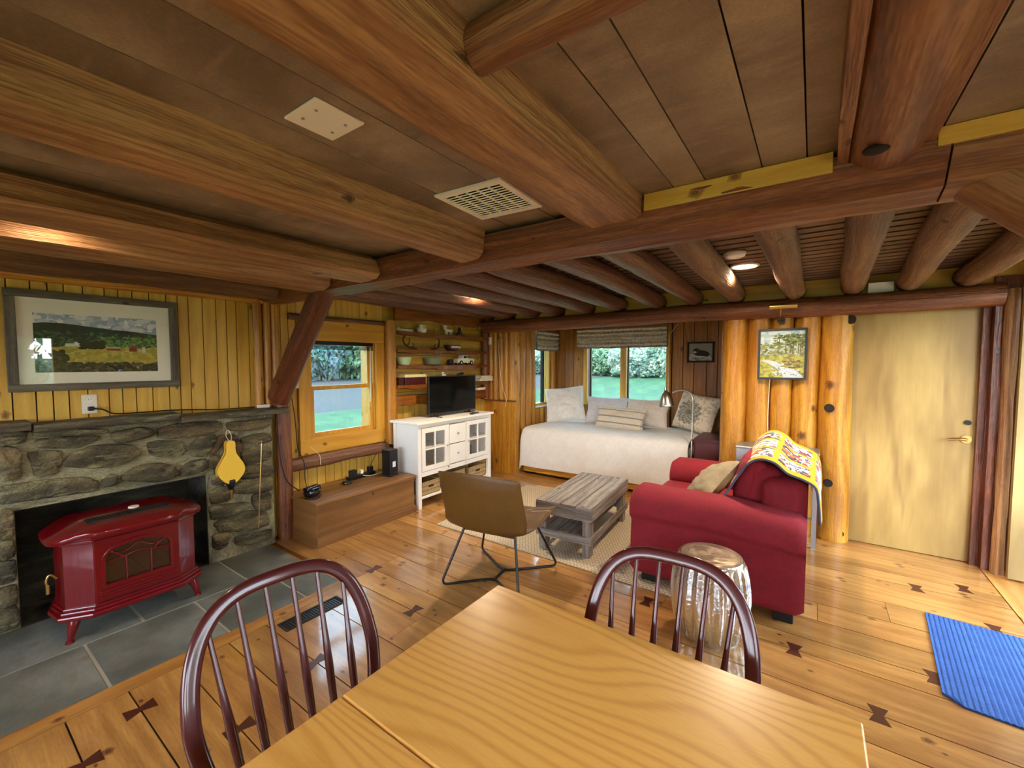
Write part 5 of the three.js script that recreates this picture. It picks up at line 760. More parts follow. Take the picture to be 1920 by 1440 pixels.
  pot('sage_planter', 'grey green straight-sided bowl in the middle of the third shelf', 'bowl', 1.458, -3.53, [[0, 0], [0.088, 0], [0.096, 0.02], [0.105, 0.085], [0.098, 0.085], [0.088, 0.02], [0, 0.015]], sage);
  { const o = thing('toy_truck', 'cream toy pickup truck with black wheels on the third shelf', 'toy truck', [X0 + 0.01, 1.458, -4.07]); const pr = [[-0.15, 0.03], [0.15, 0.03], [0.155, 0.05], [0.15, 0.075], [0.03, 0.08], [0.02, 0.12], [-0.045, 0.122], [-0.075, 0.08], [-0.145, 0.074], [-0.155, 0.05]]; part(o, 'body', extrude(pr, 0.07, 0.003).rotateY(Math.PI / 2).translate(-0.035, 0, 0), cream); part(o, 'window', extrude([[-0.055, 0.085], [0.012, 0.085], [0.008, 0.114], [-0.04, 0.114]], 0.074, 0).rotateY(Math.PI / 2).translate(-0.036, 0, 0), M.blackGloss); for (const z of [-0.095, 0.095]) for (const x of [-0.033, 0.037]) { const w = part(o, 'wheel', cyl(0.028, 0.028, 0.018, 20).rotateZ(Math.PI / 2).translate(x, 0.028, z), M.blackMatte); part(w, 'hub', cyl(0.013, 0.013, 0.02, 14).rotateZ(Math.PI / 2).translate(x, 0.028, z), cream); } }
  pot('dark_jar', 'small dark jar beside the toy pickup truck', 'jar', 1.458, -3.83, [[0, 0], [0.035, 0], [0.042, 0.03], [0.038, 0.06], [0.03, 0.07], [0, 0.072]], M.ironDark);
  { const o = thing('white_bird', 'small white bird ornament above the television', 'figurine', [X0, 1.246, -3.72]); part(o, 'body', new THREE.SphereGeometry(0.03, 16, 12).scale(0.8, 0.9, 1.3).translate(0, 0.075, 0), M.white); part(o, 'head', new THREE.SphereGeometry(0.018, 12, 10).translate(0, 0.115, 0.018), M.white); part(o, 'perch', cyl(0.012, 0.03, 0.05, 12).translate(0, 0.025, 0), M.joist); }
  { const g = new THREE.SphereGeometry(0.05, 18, 12).scale(0.25, 0.45, 1.6); g.rotateX(0.25); single('dark_shell', 'dark leaf-shaped shell above the television', 'shell', g.translate(X0, 1.246 + 0.09, -4.0), M.ironDark); }
  { // box set and spines
    const o = thing('box_set', 'cream-topped slipcase of dark red books on the fourth shelf', 'book set', [X0 - 0.02, 1.246, -3.235]); part(o, 'slipcase', rbox(-0.07, 0.062, 0.082, 0.112, -0.155, 0.155, 0.002), std({ color: '#eadf9e', roughness: 0.6 })); for (let i = 0; i < 7; i++) part(o, 'volume', rbox(-0.065, 0.06, 0, 0.082, 0.152 - i * 0.0437, 0.112 - i * 0.0437, 0.003), std({ color: '#4a1216', roughness: 0.5 }));
    const b = thing('red_book', 'dark red book beside the cream-topped slipcase', 'book', [X0 - 0.02, 1.246, -3.04]); part(b, 'cover', rbox(-0.065, 0.055, 0, 0.085, -0.032, 0.032, 0.003), std({ color: '#3c1015', roughness: 0.5 })); part(b, 'pages', box(-0.062, 0.05, 0.0852, 0.0862, -0.028, 0.028), M.whitePlate);
    const st = [[-4.44, 1.246, 0.02, '#d9d4b8', 'bottom pale magazine of the stack by the far shelf post'], [-4.43, 1.266, 0.016, '#4e6a4e', 'green magazine in the stack by the far shelf post'], [-4.45, 1.282, 0.018, '#e2dcc2', 'second cream magazine of the stack by the far shelf post'], [-4.42, 1.300, 0.014, '#bcb48e', 'topmost magazine of the stack by the far shelf post']];
    st.forEach(([z, y, t, c, l], i) => { const m = thing('magazine', l, 'magazine', [X0 + 0.01, y, z], 0.08 * (i - 1.5), 'magazines beside the television'); part(m, 'pages', box(-0.07, 0.075, 0.002, t - 0.002, -0.125, 0.125), M.whitePlate); part(m, 'cover', merge([box(-0.071, 0.077, 0, 0.002, -0.127, 0.127), box(-0.071, 0.077, t - 0.002, t, -0.127, 0.127)]), std({ color: c, roughness: 0.5 })); });
    const wb = thing('paperback', 'white-paged book lying on the lowest shelf beside the television', 'book', [X0, 1.125, -4.36], 0.1); part(wb, 'cover', merge([box(-0.06, 0.06, 0, 0.003, -0.09, 0.09), box(-0.06, 0.06, 0.032, 0.035, -0.09, 0.09)]), std({ color: '#8a7a55', roughness: 0.6 })); part(wb, 'pages', box(-0.058, 0.057, 0.003, 0.032, -0.088, 0.088), M.whitePlate);
  }
}
// sensor and cords near the alcove
{ const o = thing('white_sensor', 'small white sensor on the poles beside the shelf', 'sensor', [-3.60, 1.78, -4.575]); part(o, 'case', rbox(-0.02, 0.02, -0.05, 0.05, -0.012, 0.012, 0.005, 2), M.whitePlate); part(o, 'lens', rbox(-0.012, 0.012, -0.03, 0.0, 0.012, 0.014, 0.001), M.white); }
single('blind_cord', 'long pale cord hanging beside the daybed alcove', 'cord', tube([[-3.46, 1.79, -4.57], [-3.43, 1.5, -4.56], [-3.39, 1.2, -4.56], [-3.32, 1.0, -4.56], [-3.33, 0.9, -4.56]], 0.004, 40, 6), M.cordPale);
single('blind_cord', 'pale cord stretched above the small alcove window', 'cord', tube([[-3.46, 1.79, -4.57], [-3.34, 1.785, -4.6], [-3.22, 1.80, -4.75]], 0.003, 20, 6), M.cordPale);

// ---------------------------------------------------------------- daybed
{
  const d = thing('daybed', 'low wooden daybed in the window alcove', 'daybed');
  part(d, 'base', grain(rbox(-3.16, -1.09, 0.03, 0.24, -4.735, -5.74, 0.006), 0), M.honey[1]);
  part(d, 'drawer_front', grain(rbox(-3.12, -1.14, 0.035, 0.20, -4.718, -4.735, 0.004), 0), M.honey[3]);
  part(d, 'mattress', rbox(-3.15, -1.10, 0.24, 0.61, -4.735, -5.74, 0.05, 4), M.linen);
  for (const x of [-3.05, -1.2]) part(d, 'caster', cyl(0.018, 0.018, 0.02, 14).rotateZ(Math.PI / 2).translate(x, 0.018, -4.78), M.black);
}
{ // white coverlet: lies on top, falls over the front and over the near-left corner
  const nu = 90, nv = 46, pos = [], uv = [], idx = [], th = 0.006;
  const fn = (u, v) => { const s = lerp(-0.50, 2.10, u), t = lerp(-0.50, 0.98, v); // metres from the bed's left and front edges; negative hangs
    const a = Math.max(0, -s), b = Math.max(0, -t), hem = 0.03 * N3(s * 1.7, 3.1, 0.5), drop = Math.min(Math.max(a, b) + 0.22 * Math.min(a, b), 0.515 + hem - (s > 1.5 ? (s - 1.5) * 0.12 : 0) + 0.1 * Math.min(a, b));
    const rollA = 0.035 * (1 - Math.exp(-a * 12)), rollB = 0.035 * (1 - Math.exp(-b * 12)), fold = 0.014 * sstep(0.05, 0.4, b) * Math.sin(s * 7 + 2 * N3(s * 2, 1, 1));
    const x = -3.155 + Math.max(0, s) - rollA * (b > 0 ? 1 : 0.4), z = -4.735 - Math.max(0, t) + rollB + fold + 0.02 * b;
    const bump = (a || b) ? 0 : 0.006 * N3(s * 3, t * 3, 2), soft = 0.03 * Math.exp(-Math.max(0, Math.min(s < 0 ? 0 : s, t < 0 ? 0 : t)) * 22) * (a || b ? 1 : 1);
    return [x, 0.642 - drop * (drop > 0 ? 1 : 1) - (drop ? Math.min(0.03, 0.03) * 1 : soft) + bump, z]; };
  const g = shell(fn, nu, nv, 0.005); scaleUV(g, 5, 2);
  single('white_coverlet', 'white cotton coverlet hanging over the daybed front', 'bed cover', g, M.linen);
}
const pillow = (label, w, h, t, mat, pos, rx, ry, rz, seed, extra) => { const p = cushion(w, h, t, { seed, n: 26, ear: 0.07, wr: 0.022, ...extra }); p.rotateZ(rz); p.rotateX(rx); p.rotateY(ry); const m = single('pillow', label, 'pillow', p, mat, 'pillows on the daybed'); m.position.set(...pos); return m; };
pillow('large white square pillow at the side-window end of the daybed', 0.56, 0.50, 0.16, M.linen, [-2.90, 0.89, -5.42], -0.3, 0.35, 0.12, 3, { wr: 0.03 });
pillow('pale lavender pillow behind the striped lumbar pillow', 0.58, 0.38, 0.14, M.lavender, [-2.33, 0.825, -5.56], -0.35, 0.05, 0, 7);
pillow('oatmeal pillow between the striped and floral pillows', 0.56, 0.38, 0.15, M.oat, [-1.76, 0.825, -5.54], -0.35, -0.05, 0.02, 11);
{
  const st = texture(256, 256, (u, v, c) => { const n = noise(u, v, 90, 90, 341) * 22, b = [0.18, 0.24, 0.46, 0.52, 0.76, 0.80].reduce((s, k, i, arr) => i % 2 ? s : s + (v > k && v < arr[i + 1] ? 1 : 0), 0); mix3(c, hex('#d8cbb4'), hex('#8f8c88'), b); if (v > 0.955 || v < 0.03) mix3(c, c.slice(), hex('#e9ecef'), 0.8); for (let i = 0; i < 3; i++) c[i] += n - 11; });
  pillow('striped beige lumbar pillow in front of the other daybed pillows', 0.66, 0.30, 0.13, std({ map: st, roughness: 0.95 }), [-2.03, 0.775, -5.30], -0.32, -0.04, -0.03, 15);
  const fl = texture(256, 256, (u, v, c) => { const x = u - 0.42, y = v - 0.45, r = Math.hypot(x, y), a = Math.atan2(y, x), p = Math.sin(a * 11 + 9 * r * 3) * Math.sin(r * 70), n = fbm(u, v, 20, 20, 351, 3); let k = r < 0.31 + 0.03 * Math.sin(a * 14) ? 0.55 + 0.35 * p : 0; if (r < 0.07) k = 0.85; if (k === 0 && n > 0.62) k = 0.2; mix3(c, hex('#d9cbb2'), hex('#5c5c54'), clamp(k + (n - 0.5) * 0.3)); });
  pillow('floral grey medallion pillow at the lamp end of the daybed', 0.56, 0.46, 0.17, std({ map: fl, roughness: 0.95 }), [-1.13, 0.885, -5.42], -0.35, -0.45, -0.1, 19);
}
{ // woven roman shades
  const t = texture(512, 256, (u, v, c) => { const n = noise(u, v, 120, 12, 361) * 0.6 + noise(u, v, 40, 40, 365) * 0.4, s = 0.5 + 0.5 * Math.sin(v * 6.2832 * 7 + 1.5 * noise(u, v, 10, 9, 367)); mix3(c, hex('#e4dccc'), hex('#857868'), clamp(s * 0.8 + (n - 0.5) * 0.9)); });
  M.shade = std({ map: t, roughness: 0.95 });
  const folds = (len) => sweep(len, Math.round(len / 0.05), 60, (q, a) => { const k = a / 6.28319; let y, d; if (k < 0.75) { const f = k / 0.75; y = lerp(0.29, 0, f); d = 0.045 + 0.028 * Math.abs(Math.sin(f * Math.PI * 4.5)) + 0.008 * N3(q * len * 6, f * 5, 2) - 0.006 * f; } else { const f = (k - 0.75) / 0.25; y = lerp(0, 0.29, f); d = 0; } return [y + 0.008 * N3(q * len * 3, y * 8, 7), d]; }, { lx: 0.8, per: 1, ou: 0, ov: 0 });
  const mk = (label, len, pos, ry) => { const g = thing('roman_shade', label, 'shade', pos, ry, 'woven roman shades'); part(g, 'fabric', folds(len), M.shade); part(g, 'headrail', grain(box(0, len, 0.275, 0.305, 0.0, 0.05), 0), M.alcove[0]); };
  mk('long grey woven roman shade over the daybed window', 1.30, [-2.875, 1.69, -5.80], 0); mk('short grey woven roman shade over the small side window', 0.62, [-3.262, 1.655, -5.15], Math.PI / 2);
}
single('blind_cord', 'pale cord hanging at the edge of the daybed window', 'cord', tube([[-1.43, 1.98, -5.70], [-1.52, 1.88, -5.74], [-1.55, 1.84, -5.76], [-1.55, 1.5, -5.77], [-1.55, 1.1, -5.77]], 0.004, 30, 6), M.cordPale);
{ // lamp
  const l = thing('arc_floor_lamp', 'brushed steel floor lamp with a dome shade beside the daybed', 'lamp', [0, 0, 0]);
  part(l, 'base', lathe([[0, 0.022], [0.1, 0.018], [0.118, 0.01], [0.12, 0], [0, 0]], 32).translate(-1.0, 0, -4.60), M.steel);
  part(l, 'pole', tube([[-1.0, 0.01, -4.60], [-1.0, 0.4, -4.62], [-1.005, 0.8, -4.66], [-1.012, 1.0, -4.70], [-1.02, 1.10, -4.72], [-1.05, 1.17, -4.74], [-1.12, 1.195, -4.75], [-1.19, 1.185, -4.75], [-1.235, 1.165, -4.75]], 0.008, 80, 10), M.steel);
  const sh = lathe([[0.012, 0.215], [0.016, 0.18], [0.02, 0.165], [0.045, 0.14], [0.066, 0.09], [0.078, 0.03], [0.08, 0], [0.077, 0.0], [0.074, 0.03], [0.06, 0.09], [0.04, 0.13], [0, 0.15]], 32).rotateZ(0.12).rotateX(-0.12);
  part(l, 'shade', sh.translate(-1.29, 1.01, -4.75), M.steel);
  part(l, 'cord', tube([[-1.0, 0.70, -4.64], [-1.03, 0.62, -4.63], [-1.03, 0.5, -4.63], [-0.995, 0.44, -4.62]], 0.004, 30, 6), M.cord);
}
{ const n = thing('red_nightstand', 'dark red box stand at the end of the daybed', 'nightstand'); part(n, 'carcass', rbox(-1.0, -0.72, 0.0, 0.70, -4.72, -5.2, 0.005, 2), std({ color: '#4a1512', roughness: 0.5 })); part(n, 'door', rbox(-0.985, -0.735, 0.05, 0.66, -4.708, -4.72, 0.003), std({ color: '#511914', roughness: 0.45 })); part(n, 'knob', new THREE.SphereGeometry(0.012, 12, 8).translate(-0.96, 0.4, -4.7), M.ironDark); }

// ---------------------------------------------------------------- pictures
function canvasTex(w, h, draw) { const cv = document.createElement('canvas'); cv.width = w; cv.height = h; draw(cv.getContext('2d'), w, h); const t = new THREE.CanvasTexture(cv); t.colorSpace = THREE.SRGBColorSpace; return t; }
const blobs = (c, r, n, x0, x1, y0, y1, cols, s0, s1) => { for (let i = 0; i < n; i++) { c.fillStyle = cols[Math.floor(r() * cols.length)]; c.beginPath(); c.ellipse(lerp(x0, x1, r()), lerp(y0, y1, r()), lerp(s0, s1, r()), lerp(s0, s1, r()) * 0.7, 0, 0, 6.3); c.fill(); } };
{
  const art = canvasTex(1024, 640, (c, w, h) => { const r = mulberry(5); c.fillStyle = '#8fa8b8'; c.fillRect(0, 0, w, h); blobs(c, r, 140, 0, w, 10, 150, ['#d8e0e0', '#c2ced4', '#b4c4cc', '#e6eae6', '#9fb4c2'], 14, 60); c.fillStyle = '#1f3f34'; c.beginPath(); c.moveTo(0, 110); c.bezierCurveTo(180, 70, 420, 130, 640, 150); c.bezierCurveTo(800, 150, 900, 180, w, 190); c.lineTo(w, 420); c.lineTo(0, 420); c.fill();
    blobs(c, r, 500, 0, w, 190, 330, ['#1e3a2a', '#2d5236', '#3c6a44', '#24463a', '#4f7a4a'], 6, 20); blobs(c, r, 320, 480, w, 230, 360, ['#4f8048', '#6a984e', '#38683c', '#7fa85a'], 6, 18); c.fillStyle = '#b8a848'; c.fillRect(0, 360, w, 200); blobs(c, r, 300, 0, w, 355, 560, ['#c8ba58', '#a89a3c', '#b4ac50', '#98a048'], 12, 40); c.fillStyle = '#d8d8c8'; c.fillRect(230, 318, 120, 34); c.fillStyle = '#e8e4d4'; c.fillRect(300, 300, 60, 30); blobs(c, r, 40, 340, 450, 300, 370, ['#1c3424', '#27442c'], 14, 26); blobs(c, r, 40, 450, 540, 290, 370, ['#16301f', '#1f3a26'], 14, 28);
    c.fillStyle = '#c8c2b4'; c.fillRect(560, 352, 120, 14); c.fillStyle = '#8a3428'; c.fillRect(560, 366, 120, 24); c.fillStyle = '#7e2c26'; c.fillRect(760, 356, 70, 44); c.fillStyle = '#8f3a30'; c.beginPath(); c.moveTo(755, 356); c.lineTo(795, 330); c.lineTo(835, 356); c.fill(); c.fillStyle = '#d4d0c0'; c.fillRect(880, 340, 30, 72); c.fillStyle = '#b8b4a4'; c.fillRect(845, 380, 26, 26); blobs(c, r, 380, 0, w, 540, 640, ['#2c3422', '#3e4428', '#23301f', '#565a34', '#6b6a3c'], 10, 34); blobs(c, r, 120, 0, 230, 400, 640, ['#2c3422', '#3e4a2c', '#4c5a34'], 12, 36); });
  const p = thing('landscape_picture', 'large grey-framed farm landscape print above the fireplace', 'picture');
  const y0 = 1.325, y1 = 1.915, za = -0.315, zb = -1.108, f = 0.043, x = LX + 0.003, fm = std({ map: W.grey.map, color: new THREE.Color(0.42, 0.43, 0.36), roughness: 0.6 });
  for (const [a, b, c, d, g] of [[y0, y0 + f, za, zb, 2], [y1 - f, y1, za, zb, 2], [y0 + f, y1 - f, za, za - f, 1], [y0 + f, y1 - f, zb + f, zb, 1]]) part(p, 'frame', grain(rbox(x, x + 0.03, a, b, c, d, 0.003), g), fm);
  part(p, 'mat', box(x + 0.004, x + 0.008, y0 + f, y1 - f, za - f, zb + f), std({ color: '#efefdc', roughness: 0.9 }));
  { const g = new THREE.PlaneGeometry(0.57, 0.35).rotateY(Math.PI / 2).translate(x + 0.009, 1.61, -0.708); part(p, 'print', g, std({ map: art, roughness: 0.8 })); }
  part(p, 'glass', box(x + 0.014, x + 0.017, y0 + f, y1 - f, za - f, zb + f), M.glass);
}
{
  const art = canvasTex(320, 416, (c, w, h) => { const r = mulberry(9); c.fillStyle = '#a9c4cc'; c.fillRect(0, 0, w, h); blobs(c, r, 60, 0, w, 0, 120, ['#bcd2d6', '#9ab8c4', '#cadadb'], 10, 40); blobs(c, r, 260, 0, w, 110, 210, ['#6f7c4a', '#8a9058', '#556238', '#a09a5c'], 4, 14); for (let i = 0; i < 16; i++) { const x = 130 + r() * 180, y = 200 + r() * 50; c.strokeStyle = ['#6a5c44', '#c8c0a0', '#4c4434'][i % 3]; c.lineWidth = 2 + r() * 3; c.beginPath(); c.moveTo(x, y); c.lineTo(x + 10 - r() * 20, 20 + r() * 90); c.stroke(); blobs(c, r, 8, x - 30, x + 30, 40, 130, ['#66743e', '#7f8a4c', '#4c5830'], 6, 16); } c.fillStyle = '#9aa04e'; c.fillRect(0, 215, w, 201); blobs(c, r, 260, 0, w, 215, h, ['#a8a850', '#8c9446', '#b4ae60', '#767e3c', '#8a7648'], 6, 20); c.fillStyle = '#b8c4cc'; c.beginPath(); c.moveTo(20, 258); c.bezierCurveTo(150, 262, 130, 300, 220, 330); c.bezierCurveTo(270, 350, 300, 390, w, h); c.lineTo(170, h); c.bezierCurveTo(180, 360, 90, 300, 20, 268); c.fill(); blobs(c, r, 90, 90, 290, 275, 400, ['#dfe6ea', '#8ea0ac', '#f0f2f2', '#6c7c84'], 3, 10); blobs(c, r, 40, 160, w, 270, 330, ['#5c4a38', '#786048', '#8c9048'], 6, 16); });
  const p = thing('stream_painting', 'black-framed painting of a rocky stream on the log wall', 'picture'), z = -4.372;
  for (const [a, b, c, d] of [[-0.405, -0.045, 1.345, 1.362], [-0.405, -0.045, 1.768, 1.785], [-0.405, -0.388, 1.362, 1.768], [-0.062, -0.045, 1.362, 1.768]]) part(p, 'frame', rbox(a, b, c, d, z - 0.02, z + 0.012, 0.002), M.black);
  part(p, 'canvas', new THREE.PlaneGeometry(0.33, 0.41).translate(-0.225, 1.565, z - 0.002), std({ map: art, roughness: 0.7 })); part(p, 'backing', box(-0.392, -0.058, 1.358, 1.772, z - 0.014, z - 0.006), M.blackMatte);
  const l = thing('picture_light', 'brass picture light above the stream painting', 'picture light'); part(l, 'tube', cyl(0.024, 0.024, 0.185, 20).rotateZ(Math.PI / 2).translate(-0.217, 1.962, -4.235), M.brass); for (const s of [-1, 1]) part(l, 'end_cap', cyl(0.0255, 0.0255, 0.012, 20).rotateZ(Math.PI / 2).translate(-0.217 + s * 0.092, 1.962, -4.235), M.brass); part(l, 'arm', tube([[-0.235, 1.94, -4.235], [-0.24, 1.89, -4.28], [-0.24, 1.86, -4.36], [-0.24, 1.86, -4.39]], 0.005, 24, 8), M.brass); part(l, 'mount', cyl(0.03, 0.03, 0.02, 18).rotateX(Math.PI / 2).translate(-0.24, 1.86, -4.392), M.ironDark);
  single('hanging_cord', 'thin pale cord hanging below the stream painting', 'cord', tube([[-0.31, 1.35, -4.40], [-0.315, 1.2, -4.405], [-0.318, 1.0, -4.405], [-0.31, 0.8, -4.40]], 0.0035, 24, 6), M.cordPale);
}
{
  const art = canvasTex(256, 208, (c, w, h) => { const r = mulberry(15); c.fillStyle = '#8f8678'; c.fillRect(0, 0, w, h); blobs(c, r, 60, 0, w, 130, h, ['#b8b0a0', '#a49c8c', '#7c7466'], 10, 26); c.fillStyle = '#24211e'; c.beginPath(); c.ellipse(140, 120, 84, 38, 0.15, 0, 6.3); c.fill(); c.beginPath(); c.ellipse(82, 92, 38, 34, 0, 0, 6.3); c.fill(); c.fillStyle = '#d8d4c8'; c.beginPath(); c.ellipse(70, 104, 22, 10, 0.2, 0, 6.3); c.fill(); c.fillStyle = '#3a3530'; c.beginPath(); c.ellipse(96, 96, 14, 20, 0.3, 0, 6.3); c.fill(); c.fillStyle = '#c4beb0'; c.beginPath(); c.ellipse(120, 156, 70, 8, 0.05, 0, 6.3); c.fill(); });
  const p = thing('animal_print', 'small dark-framed print of a resting dark animal in the alcove', 'picture'), z = -5.82; for (const [a, b, c, d] of [[-1.335, -1.015, 1.49, 1.51], [-1.335, -1.015, 1.73, 1.75], [-1.335, -1.315, 1.51, 1.73], [-1.035, -1.015, 1.51, 1.73]]) part(p, 'frame', rbox(a, b, c, d, z - 0.015, z + 0.015, 0.002), M.dark); part(p, 'print', new THREE.PlaneGeometry(0.285, 0.225).translate(-1.175, 1.62, z), std({ map: art, roughness: 0.8 }));
}

// ---------------------------------------------------------------- ceiling fittings
function discLight(label, x, y, z, cd) {
  const l = thing('ceiling_light', label, 'ceiling light', [x, y, z]); part(l, 'rim', lathe([[0.075, -0.001], [0.092, -0.002], [0.095, -0.012], [0.088, -0.02], [0.078, -0.018]], 36), M.white);
  part(l, 'diffuser', lathe([[0, -0.019], [0.05, -0.018], [0.078, -0.013], [0.078, -0.004], [0, -0.003]], 36), std({ color: '#fff4dc', emissive: new THREE.Color(1, 0.78, 0.48), emissiveIntensity: 4, roughness: 0.5 }));
  const p = new THREE.SpotLight(new THREE.Color(1, 0.79, 0.56), cd, 0, 1.45, 0.6, 2); p.position.set(0, -0.03, 0); p.target.position.set(0, -1, 0); p.castShadow = true; p.shadow.radius = 3.5; l.add(p, p.target); return l;
}
discLight('lit round ceiling light between the log joists', -0.42, 2.19, -3.46, 5);
discLight('round ceiling light hidden between log joists near the shelf wall', -2.55, 2.19, -3.15, 4.4);
discLight('round ceiling light tucked between the two beams by the fireplace', -2.44, 2.12, -0.34, 1.1);
{ const s = thing('smoke_detector', 'white smoke detector beside the lit ceiling light', 'smoke detector', [-0.425, 2.19, -3.03]); part(s, 'case', lathe([[0, -0.038], [0.04, -0.037], [0.058, -0.03], [0.064, -0.012], [0.066, 0.0], [0, 0]], 32), M.whitePlate); part(s, 'button', cyl(0.01, 0.01, 0.003, 14).translate(0.02, -0.039, 0), M.white); }
{ const p = thing('cover_plate', 'blank white cover plate screwed to the ceiling', 'cover plate'); part(p, 'plate', rbox(-1.112, -0.968, 2.113, 2.1198, -0.573, -0.708, 0.003, 2), M.whitePlate); for (const [x, z] of [[-1.07, -0.60], [-1.01, -0.60], [-1.07, -0.68], [-1.01, -0.68]]) part(p, 'screw', cyl(0.004, 0.004, 0.003, 10).translate(x, 2.1125, z), M.zinc); }
{ const v = thing('ceiling_vent', 'white louvred vent grille in the ceiling', 'vent', [-1.033, 2.12, -1.315], 0.06), a = 0.147, b = 0.152, f = 0.026; part(v, 'frame', merge([box(-a, a, -0.008, -0.0005, -b, -b + f), box(-a, a, -0.008, -0.0005, b - f, b), box(-a, -a + f, -0.008, -0.0005, -b + f, b - f), box(a - f, a, -0.008, -0.0005, -b + f, b - f)]), M.whitePlate); part(v, 'duct', box(-a + f, a - f, -0.001, 0, -b + f, b - f), M.blackMatte); for (let i = 0; i < 13; i++) part(v, 'louvre', box(-a + f, a - f, -0.0025, 0.0015, -0.006, 0.006).rotateX(0.5).translate(0, -0.005, -b + f + 0.009 + i * 0.0197 * (2 * (b - f) / 0.2520)), M.whitePlate); for (let i = 1; i < 5; i++) part(v, 'bar', box(-0.0025, 0.0025, -0.0085, -0.003, -b + f, b - f).translate(-a + f + i * (2 * (a - f)) / 5, 0, 0), M.whitePlate); }
{ const v = thing('floor_register', 'brown slotted floor register beside the hearth', 'floor register', [-2.395, 0, -1.33]); part(v, 'frame', merge([box(-0.055, 0.055, 0.0005, 0.004, 0.17, 0.185), box(-0.055, 0.055, 0.0005, 0.004, -0.185, -0.17), box(-0.055, -0.042, 0.0005, 0.004, -0.17, 0.17), box(0.042, 0.055, 0.0005, 0.004, -0.17, 0.17)]), M.ironDark); part(v, 'well', box(-0.042, 0.042, 0.0003, 0.0008, -0.17, 0.17), M.black); for (let i = 0; i < 22; i++) part(v, 'slat', box(-0.042, 0.042, 0.0008, 0.0038, -0.002, 0.002).translate(0, 0, -0.163 + i * 0.0155), M.ironDark); }

// ---------------------------------------------------------------- outdoors
const groundY = (x, z) => { const d = Math.max(0, Math.max(-4.5 - x, x - 2, -6.5 - z, z - 5)); return -0.28 + 0.045 * Math.max(0, d - 3) + (d > 1 ? 0.12 * N3(x * 0.12, z * 0.12, 1) : 0); };
{
  const n = 120, S = 50, pos = [], uv = [], idx = []; for (let j = 0; j <= n; j++) for (let i = 0; i <= n; i++) { const x = -S + 2 * S * i / n, z = -S + 2 * S * j / n; pos.push(x, groundY(x, z), z); uv.push(x / 2, z / 2); }
  for (let j = 0; j < n; j++) for (let i = 0; i < n; i++) { const a = j * (n + 1) + i; idx.push(a, a + n + 1, a + 1, a + 1, a + n + 1, a + n + 2); }
  const g = new THREE.BufferGeometry(); g.setAttribute('position', new THREE.Float32BufferAttribute(pos, 3)); g.setAttribute('uv', new THREE.Float32BufferAttribute(uv, 2)); g.setIndex(idx); g.computeVertexNormals();
  const t = texture(512, 512, (u, v, c) => { const a = noise(u, v, 180, 180, 401), b = fbm(u, v, 6, 6, 405, 4); mix3(c, hex('#25432a'), hex('#385a32'), clamp((b - 0.5) * 2 + 0.5)); for (let i = 0; i < 3; i++) c[i] *= 0.7 + 0.6 * a; });
  const m = new THREE.Mesh(g, std({ map: t, roughness: 0.95 })); m.name = 'lawn'; m.receiveShadow = true; tag(m, 'green mown lawn outside the cabin windows', 'lawn', null, 'stuff'); scene.add(m);
  // gravel drive seen through the sash window
  const P = [], U = [], I = []; const K = 60; for (let k = 0; k <= K; k++) { const z = -30 + 50 * k / K; for (let e = 0; e < 15; e++) { const x = -24 + e * 0.9 + 0.7 * Math.sin(z * 0.2) + (e === 0 || e === 14 ? 0.3 * N3(z, e, 2) : 0); P.push(x, groundY(x, z) + (e === 0 || e === 14 ? -0.03 : 0.05), z); U.push(x / 1.5, z / 1.5); } } for (let k = 0; k < K; k++) for (let e = 0; e < 14; e++) { const a = k * 15 + e; I.push(a, a + 15, a + 1, a + 1, a + 15, a + 16); }
  const gg = new THREE.BufferGeometry(); gg.setAttribute('position', new THREE.Float32BufferAttribute(P, 3)); gg.setAttribute('uv', new THREE.Float32BufferAttribute(U, 2)); gg.setIndex(I); gg.computeVertexNormals();
  const gt = texture(256, 256, (u, v, c) => { const a = noise(u, v, 80, 80, 411), b = noise(u, v, 30, 30, 413); mix3(c, hex('#4a4846'), hex('#2c2a29'), a * 0.7 + b * 0.3); });
  const gm = new THREE.Mesh(gg, std({ map: gt, roughness: 0.95 })); gm.name = 'gravel_drive'; gm.receiveShadow = true; tag(gm, 'grey gravel drive across the lawn beyond the sash window', 'gravel', null, 'stuff'); scene.add(gm);
}
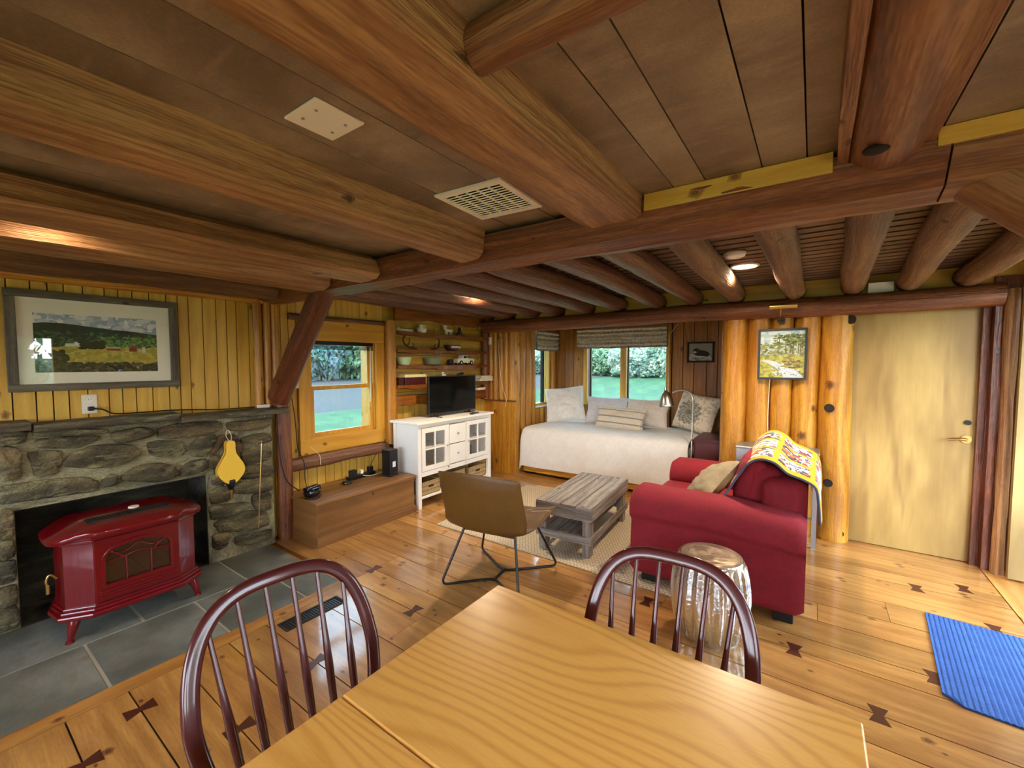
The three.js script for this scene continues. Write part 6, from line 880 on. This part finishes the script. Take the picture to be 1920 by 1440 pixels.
{
  const crown = (seed, n, s0) => { const r = mulberry(seed), pos = [], col = [], idx = []; for (let i = 0; i < n; i++) { let x, y, z, l; do { x = r() * 2 - 1; y = r() * 2 - 1; z = r() * 2 - 1; l = Math.hypot(x, y, z); } while (l > 1 || l < 0.35 + 0.3 * r()); const k = 0.85 + 0.35 * N3(x * 2.2 + seed, y * 2.2, z * 2.2); x *= k; y *= k; z *= k; const s = s0 * (0.6 + 0.8 * r()), a = V(r() - 0.5, r() - 0.5, r() - 0.5).normalize(), b = V(r() - 0.5, r() - 0.5, r() - 0.5).cross(a).normalize(), o = pos.length / 3; const p = V(x, y, z); for (const [u, w] of [[-1, 0], [0, -0.55], [1, 0], [0, 0.55]]) { const q = p.clone().addScaledVector(a, u * s).addScaledVector(b, w * s); pos.push(q.x, q.y, q.z); } const g = r(), t = [0.75 + 0.5 * g, 0.8 + 0.4 * r(), 0.7 + 0.5 * r()]; for (let q = 0; q < 4; q++) col.push(...t); idx.push(o, o + 1, o + 2, o, o + 2, o + 3); } const g = new THREE.BufferGeometry(); g.setAttribute('position', new THREE.Float32BufferAttribute(pos, 3)); g.setAttribute('color', new THREE.Float32BufferAttribute(col, 3)); g.setIndex(idx); g.computeVertexNormals(); return g; };
  const cr = [crown(3, 9500, 0.06), crown(8, 9500, 0.06), crown(13, 9000, 0.064)], bark = std({ color: '#4a3c30', roughness: 0.9 });
  const leaf = (c) => phy({ color: c, vertexColors: true, roughness: 0.9, transmission: 0.3, thickness: 0, side: THREE.DoubleSide });
  const dark = leaf(new THREE.Color(0.17, 0.27, 0.25)), mid = leaf(new THREE.Color(0.24, 0.34, 0.19)), pale = leaf(new THREE.Color(0.42, 0.50, 0.40));
  const trunkG = cyl(0.12, 0.2, 1, 10).translate(0, 0.5, 0);
  const grow = (x, z, rx, ry, kind, mat, label, group, lift = 0.5) => { const t = thing('leafy_tree', label, 'tree', [x, groundY(x, z) - 0.05, z], rnd() * 6, group); const tr = part(t, 'trunk', trunkG, bark); tr.scale.set(rx * 0.4, ry * (lift + 0.6), rx * 0.4); const c = part(t, 'crown', cr[kind], mat); c.scale.set(rx, ry, rx); c.position.y = ry * (lift + 0.55); };
  const ord = ['first', 'second', 'third', 'fourth', 'fifth', 'sixth', 'seventh', 'eighth'];
  for (let i = 0; i < 7; i++) grow(-23.5 - rr(0, 1.2), -25 + i * 2.9, rr(2.0, 2.3), rr(3.2, 3.8), i % 3, i % 3 ? dark : mid, ord[i] + ' blue-green tree beyond the gravel drive, counted from the far end', 'trees beyond the gravel drive', 0.12);
  for (let i = 0; i < 7; i++) grow(-24 + i * 2.9, -27 - rr(0, 1.5), rr(1.7, 2.1), rr(1.3, 1.9), i % 3, i % 3 === 1 ? mid : pale, ord[i] + ' pale shrub along the lawn edge behind the daybed, counted from the drive', 'shrubs at the lawn edge', 0.15);
  for (let i = 0; i < 5; i++) grow(-25 + i * 5.4, -34 - rr(0, 1.5), rr(2.6, 3.1), rr(3.6, 4.6), i % 3, i % 2 ? mid : pale, ord[i] + ' tall tree behind the lawn shrubs, counted from the drive', 'tall trees behind the shrubs', 0.4);
  for (let i = 0; i < 4; i++) grow(10 + rr(0, 1), -9 + i * 4.2, rr(1.6, 2.0), rr(2.0, 3.0), i % 3, mid, ord[i] + ' tree outside the dining windows, counted from the doorway', 'trees beside the dining windows', 0.3);
}
{ // unseen boards added outside to bounce neutral light indoors
  const d = thing('bounce_deck', 'unseen deck added outside the windows to bounce light indoors', 'deck');
  for (let i = 0; i < 19; i++) part(d, 'bounce_board', grain(box(1.40 + i * 0.15, 1.545 + i * 0.15, -0.12, -0.06, -5.2, 5.5), 2), M.deck[i % 4]);
  for (let i = 0; i < 17; i++) part(d, 'bounce_board', grain(box(-4.0, 1.38, -0.12, -0.06, 2.95 + i * 0.15, 3.095 + i * 0.15), 0), M.deck[i % 4]);
}

renderer.render(scene, camera);
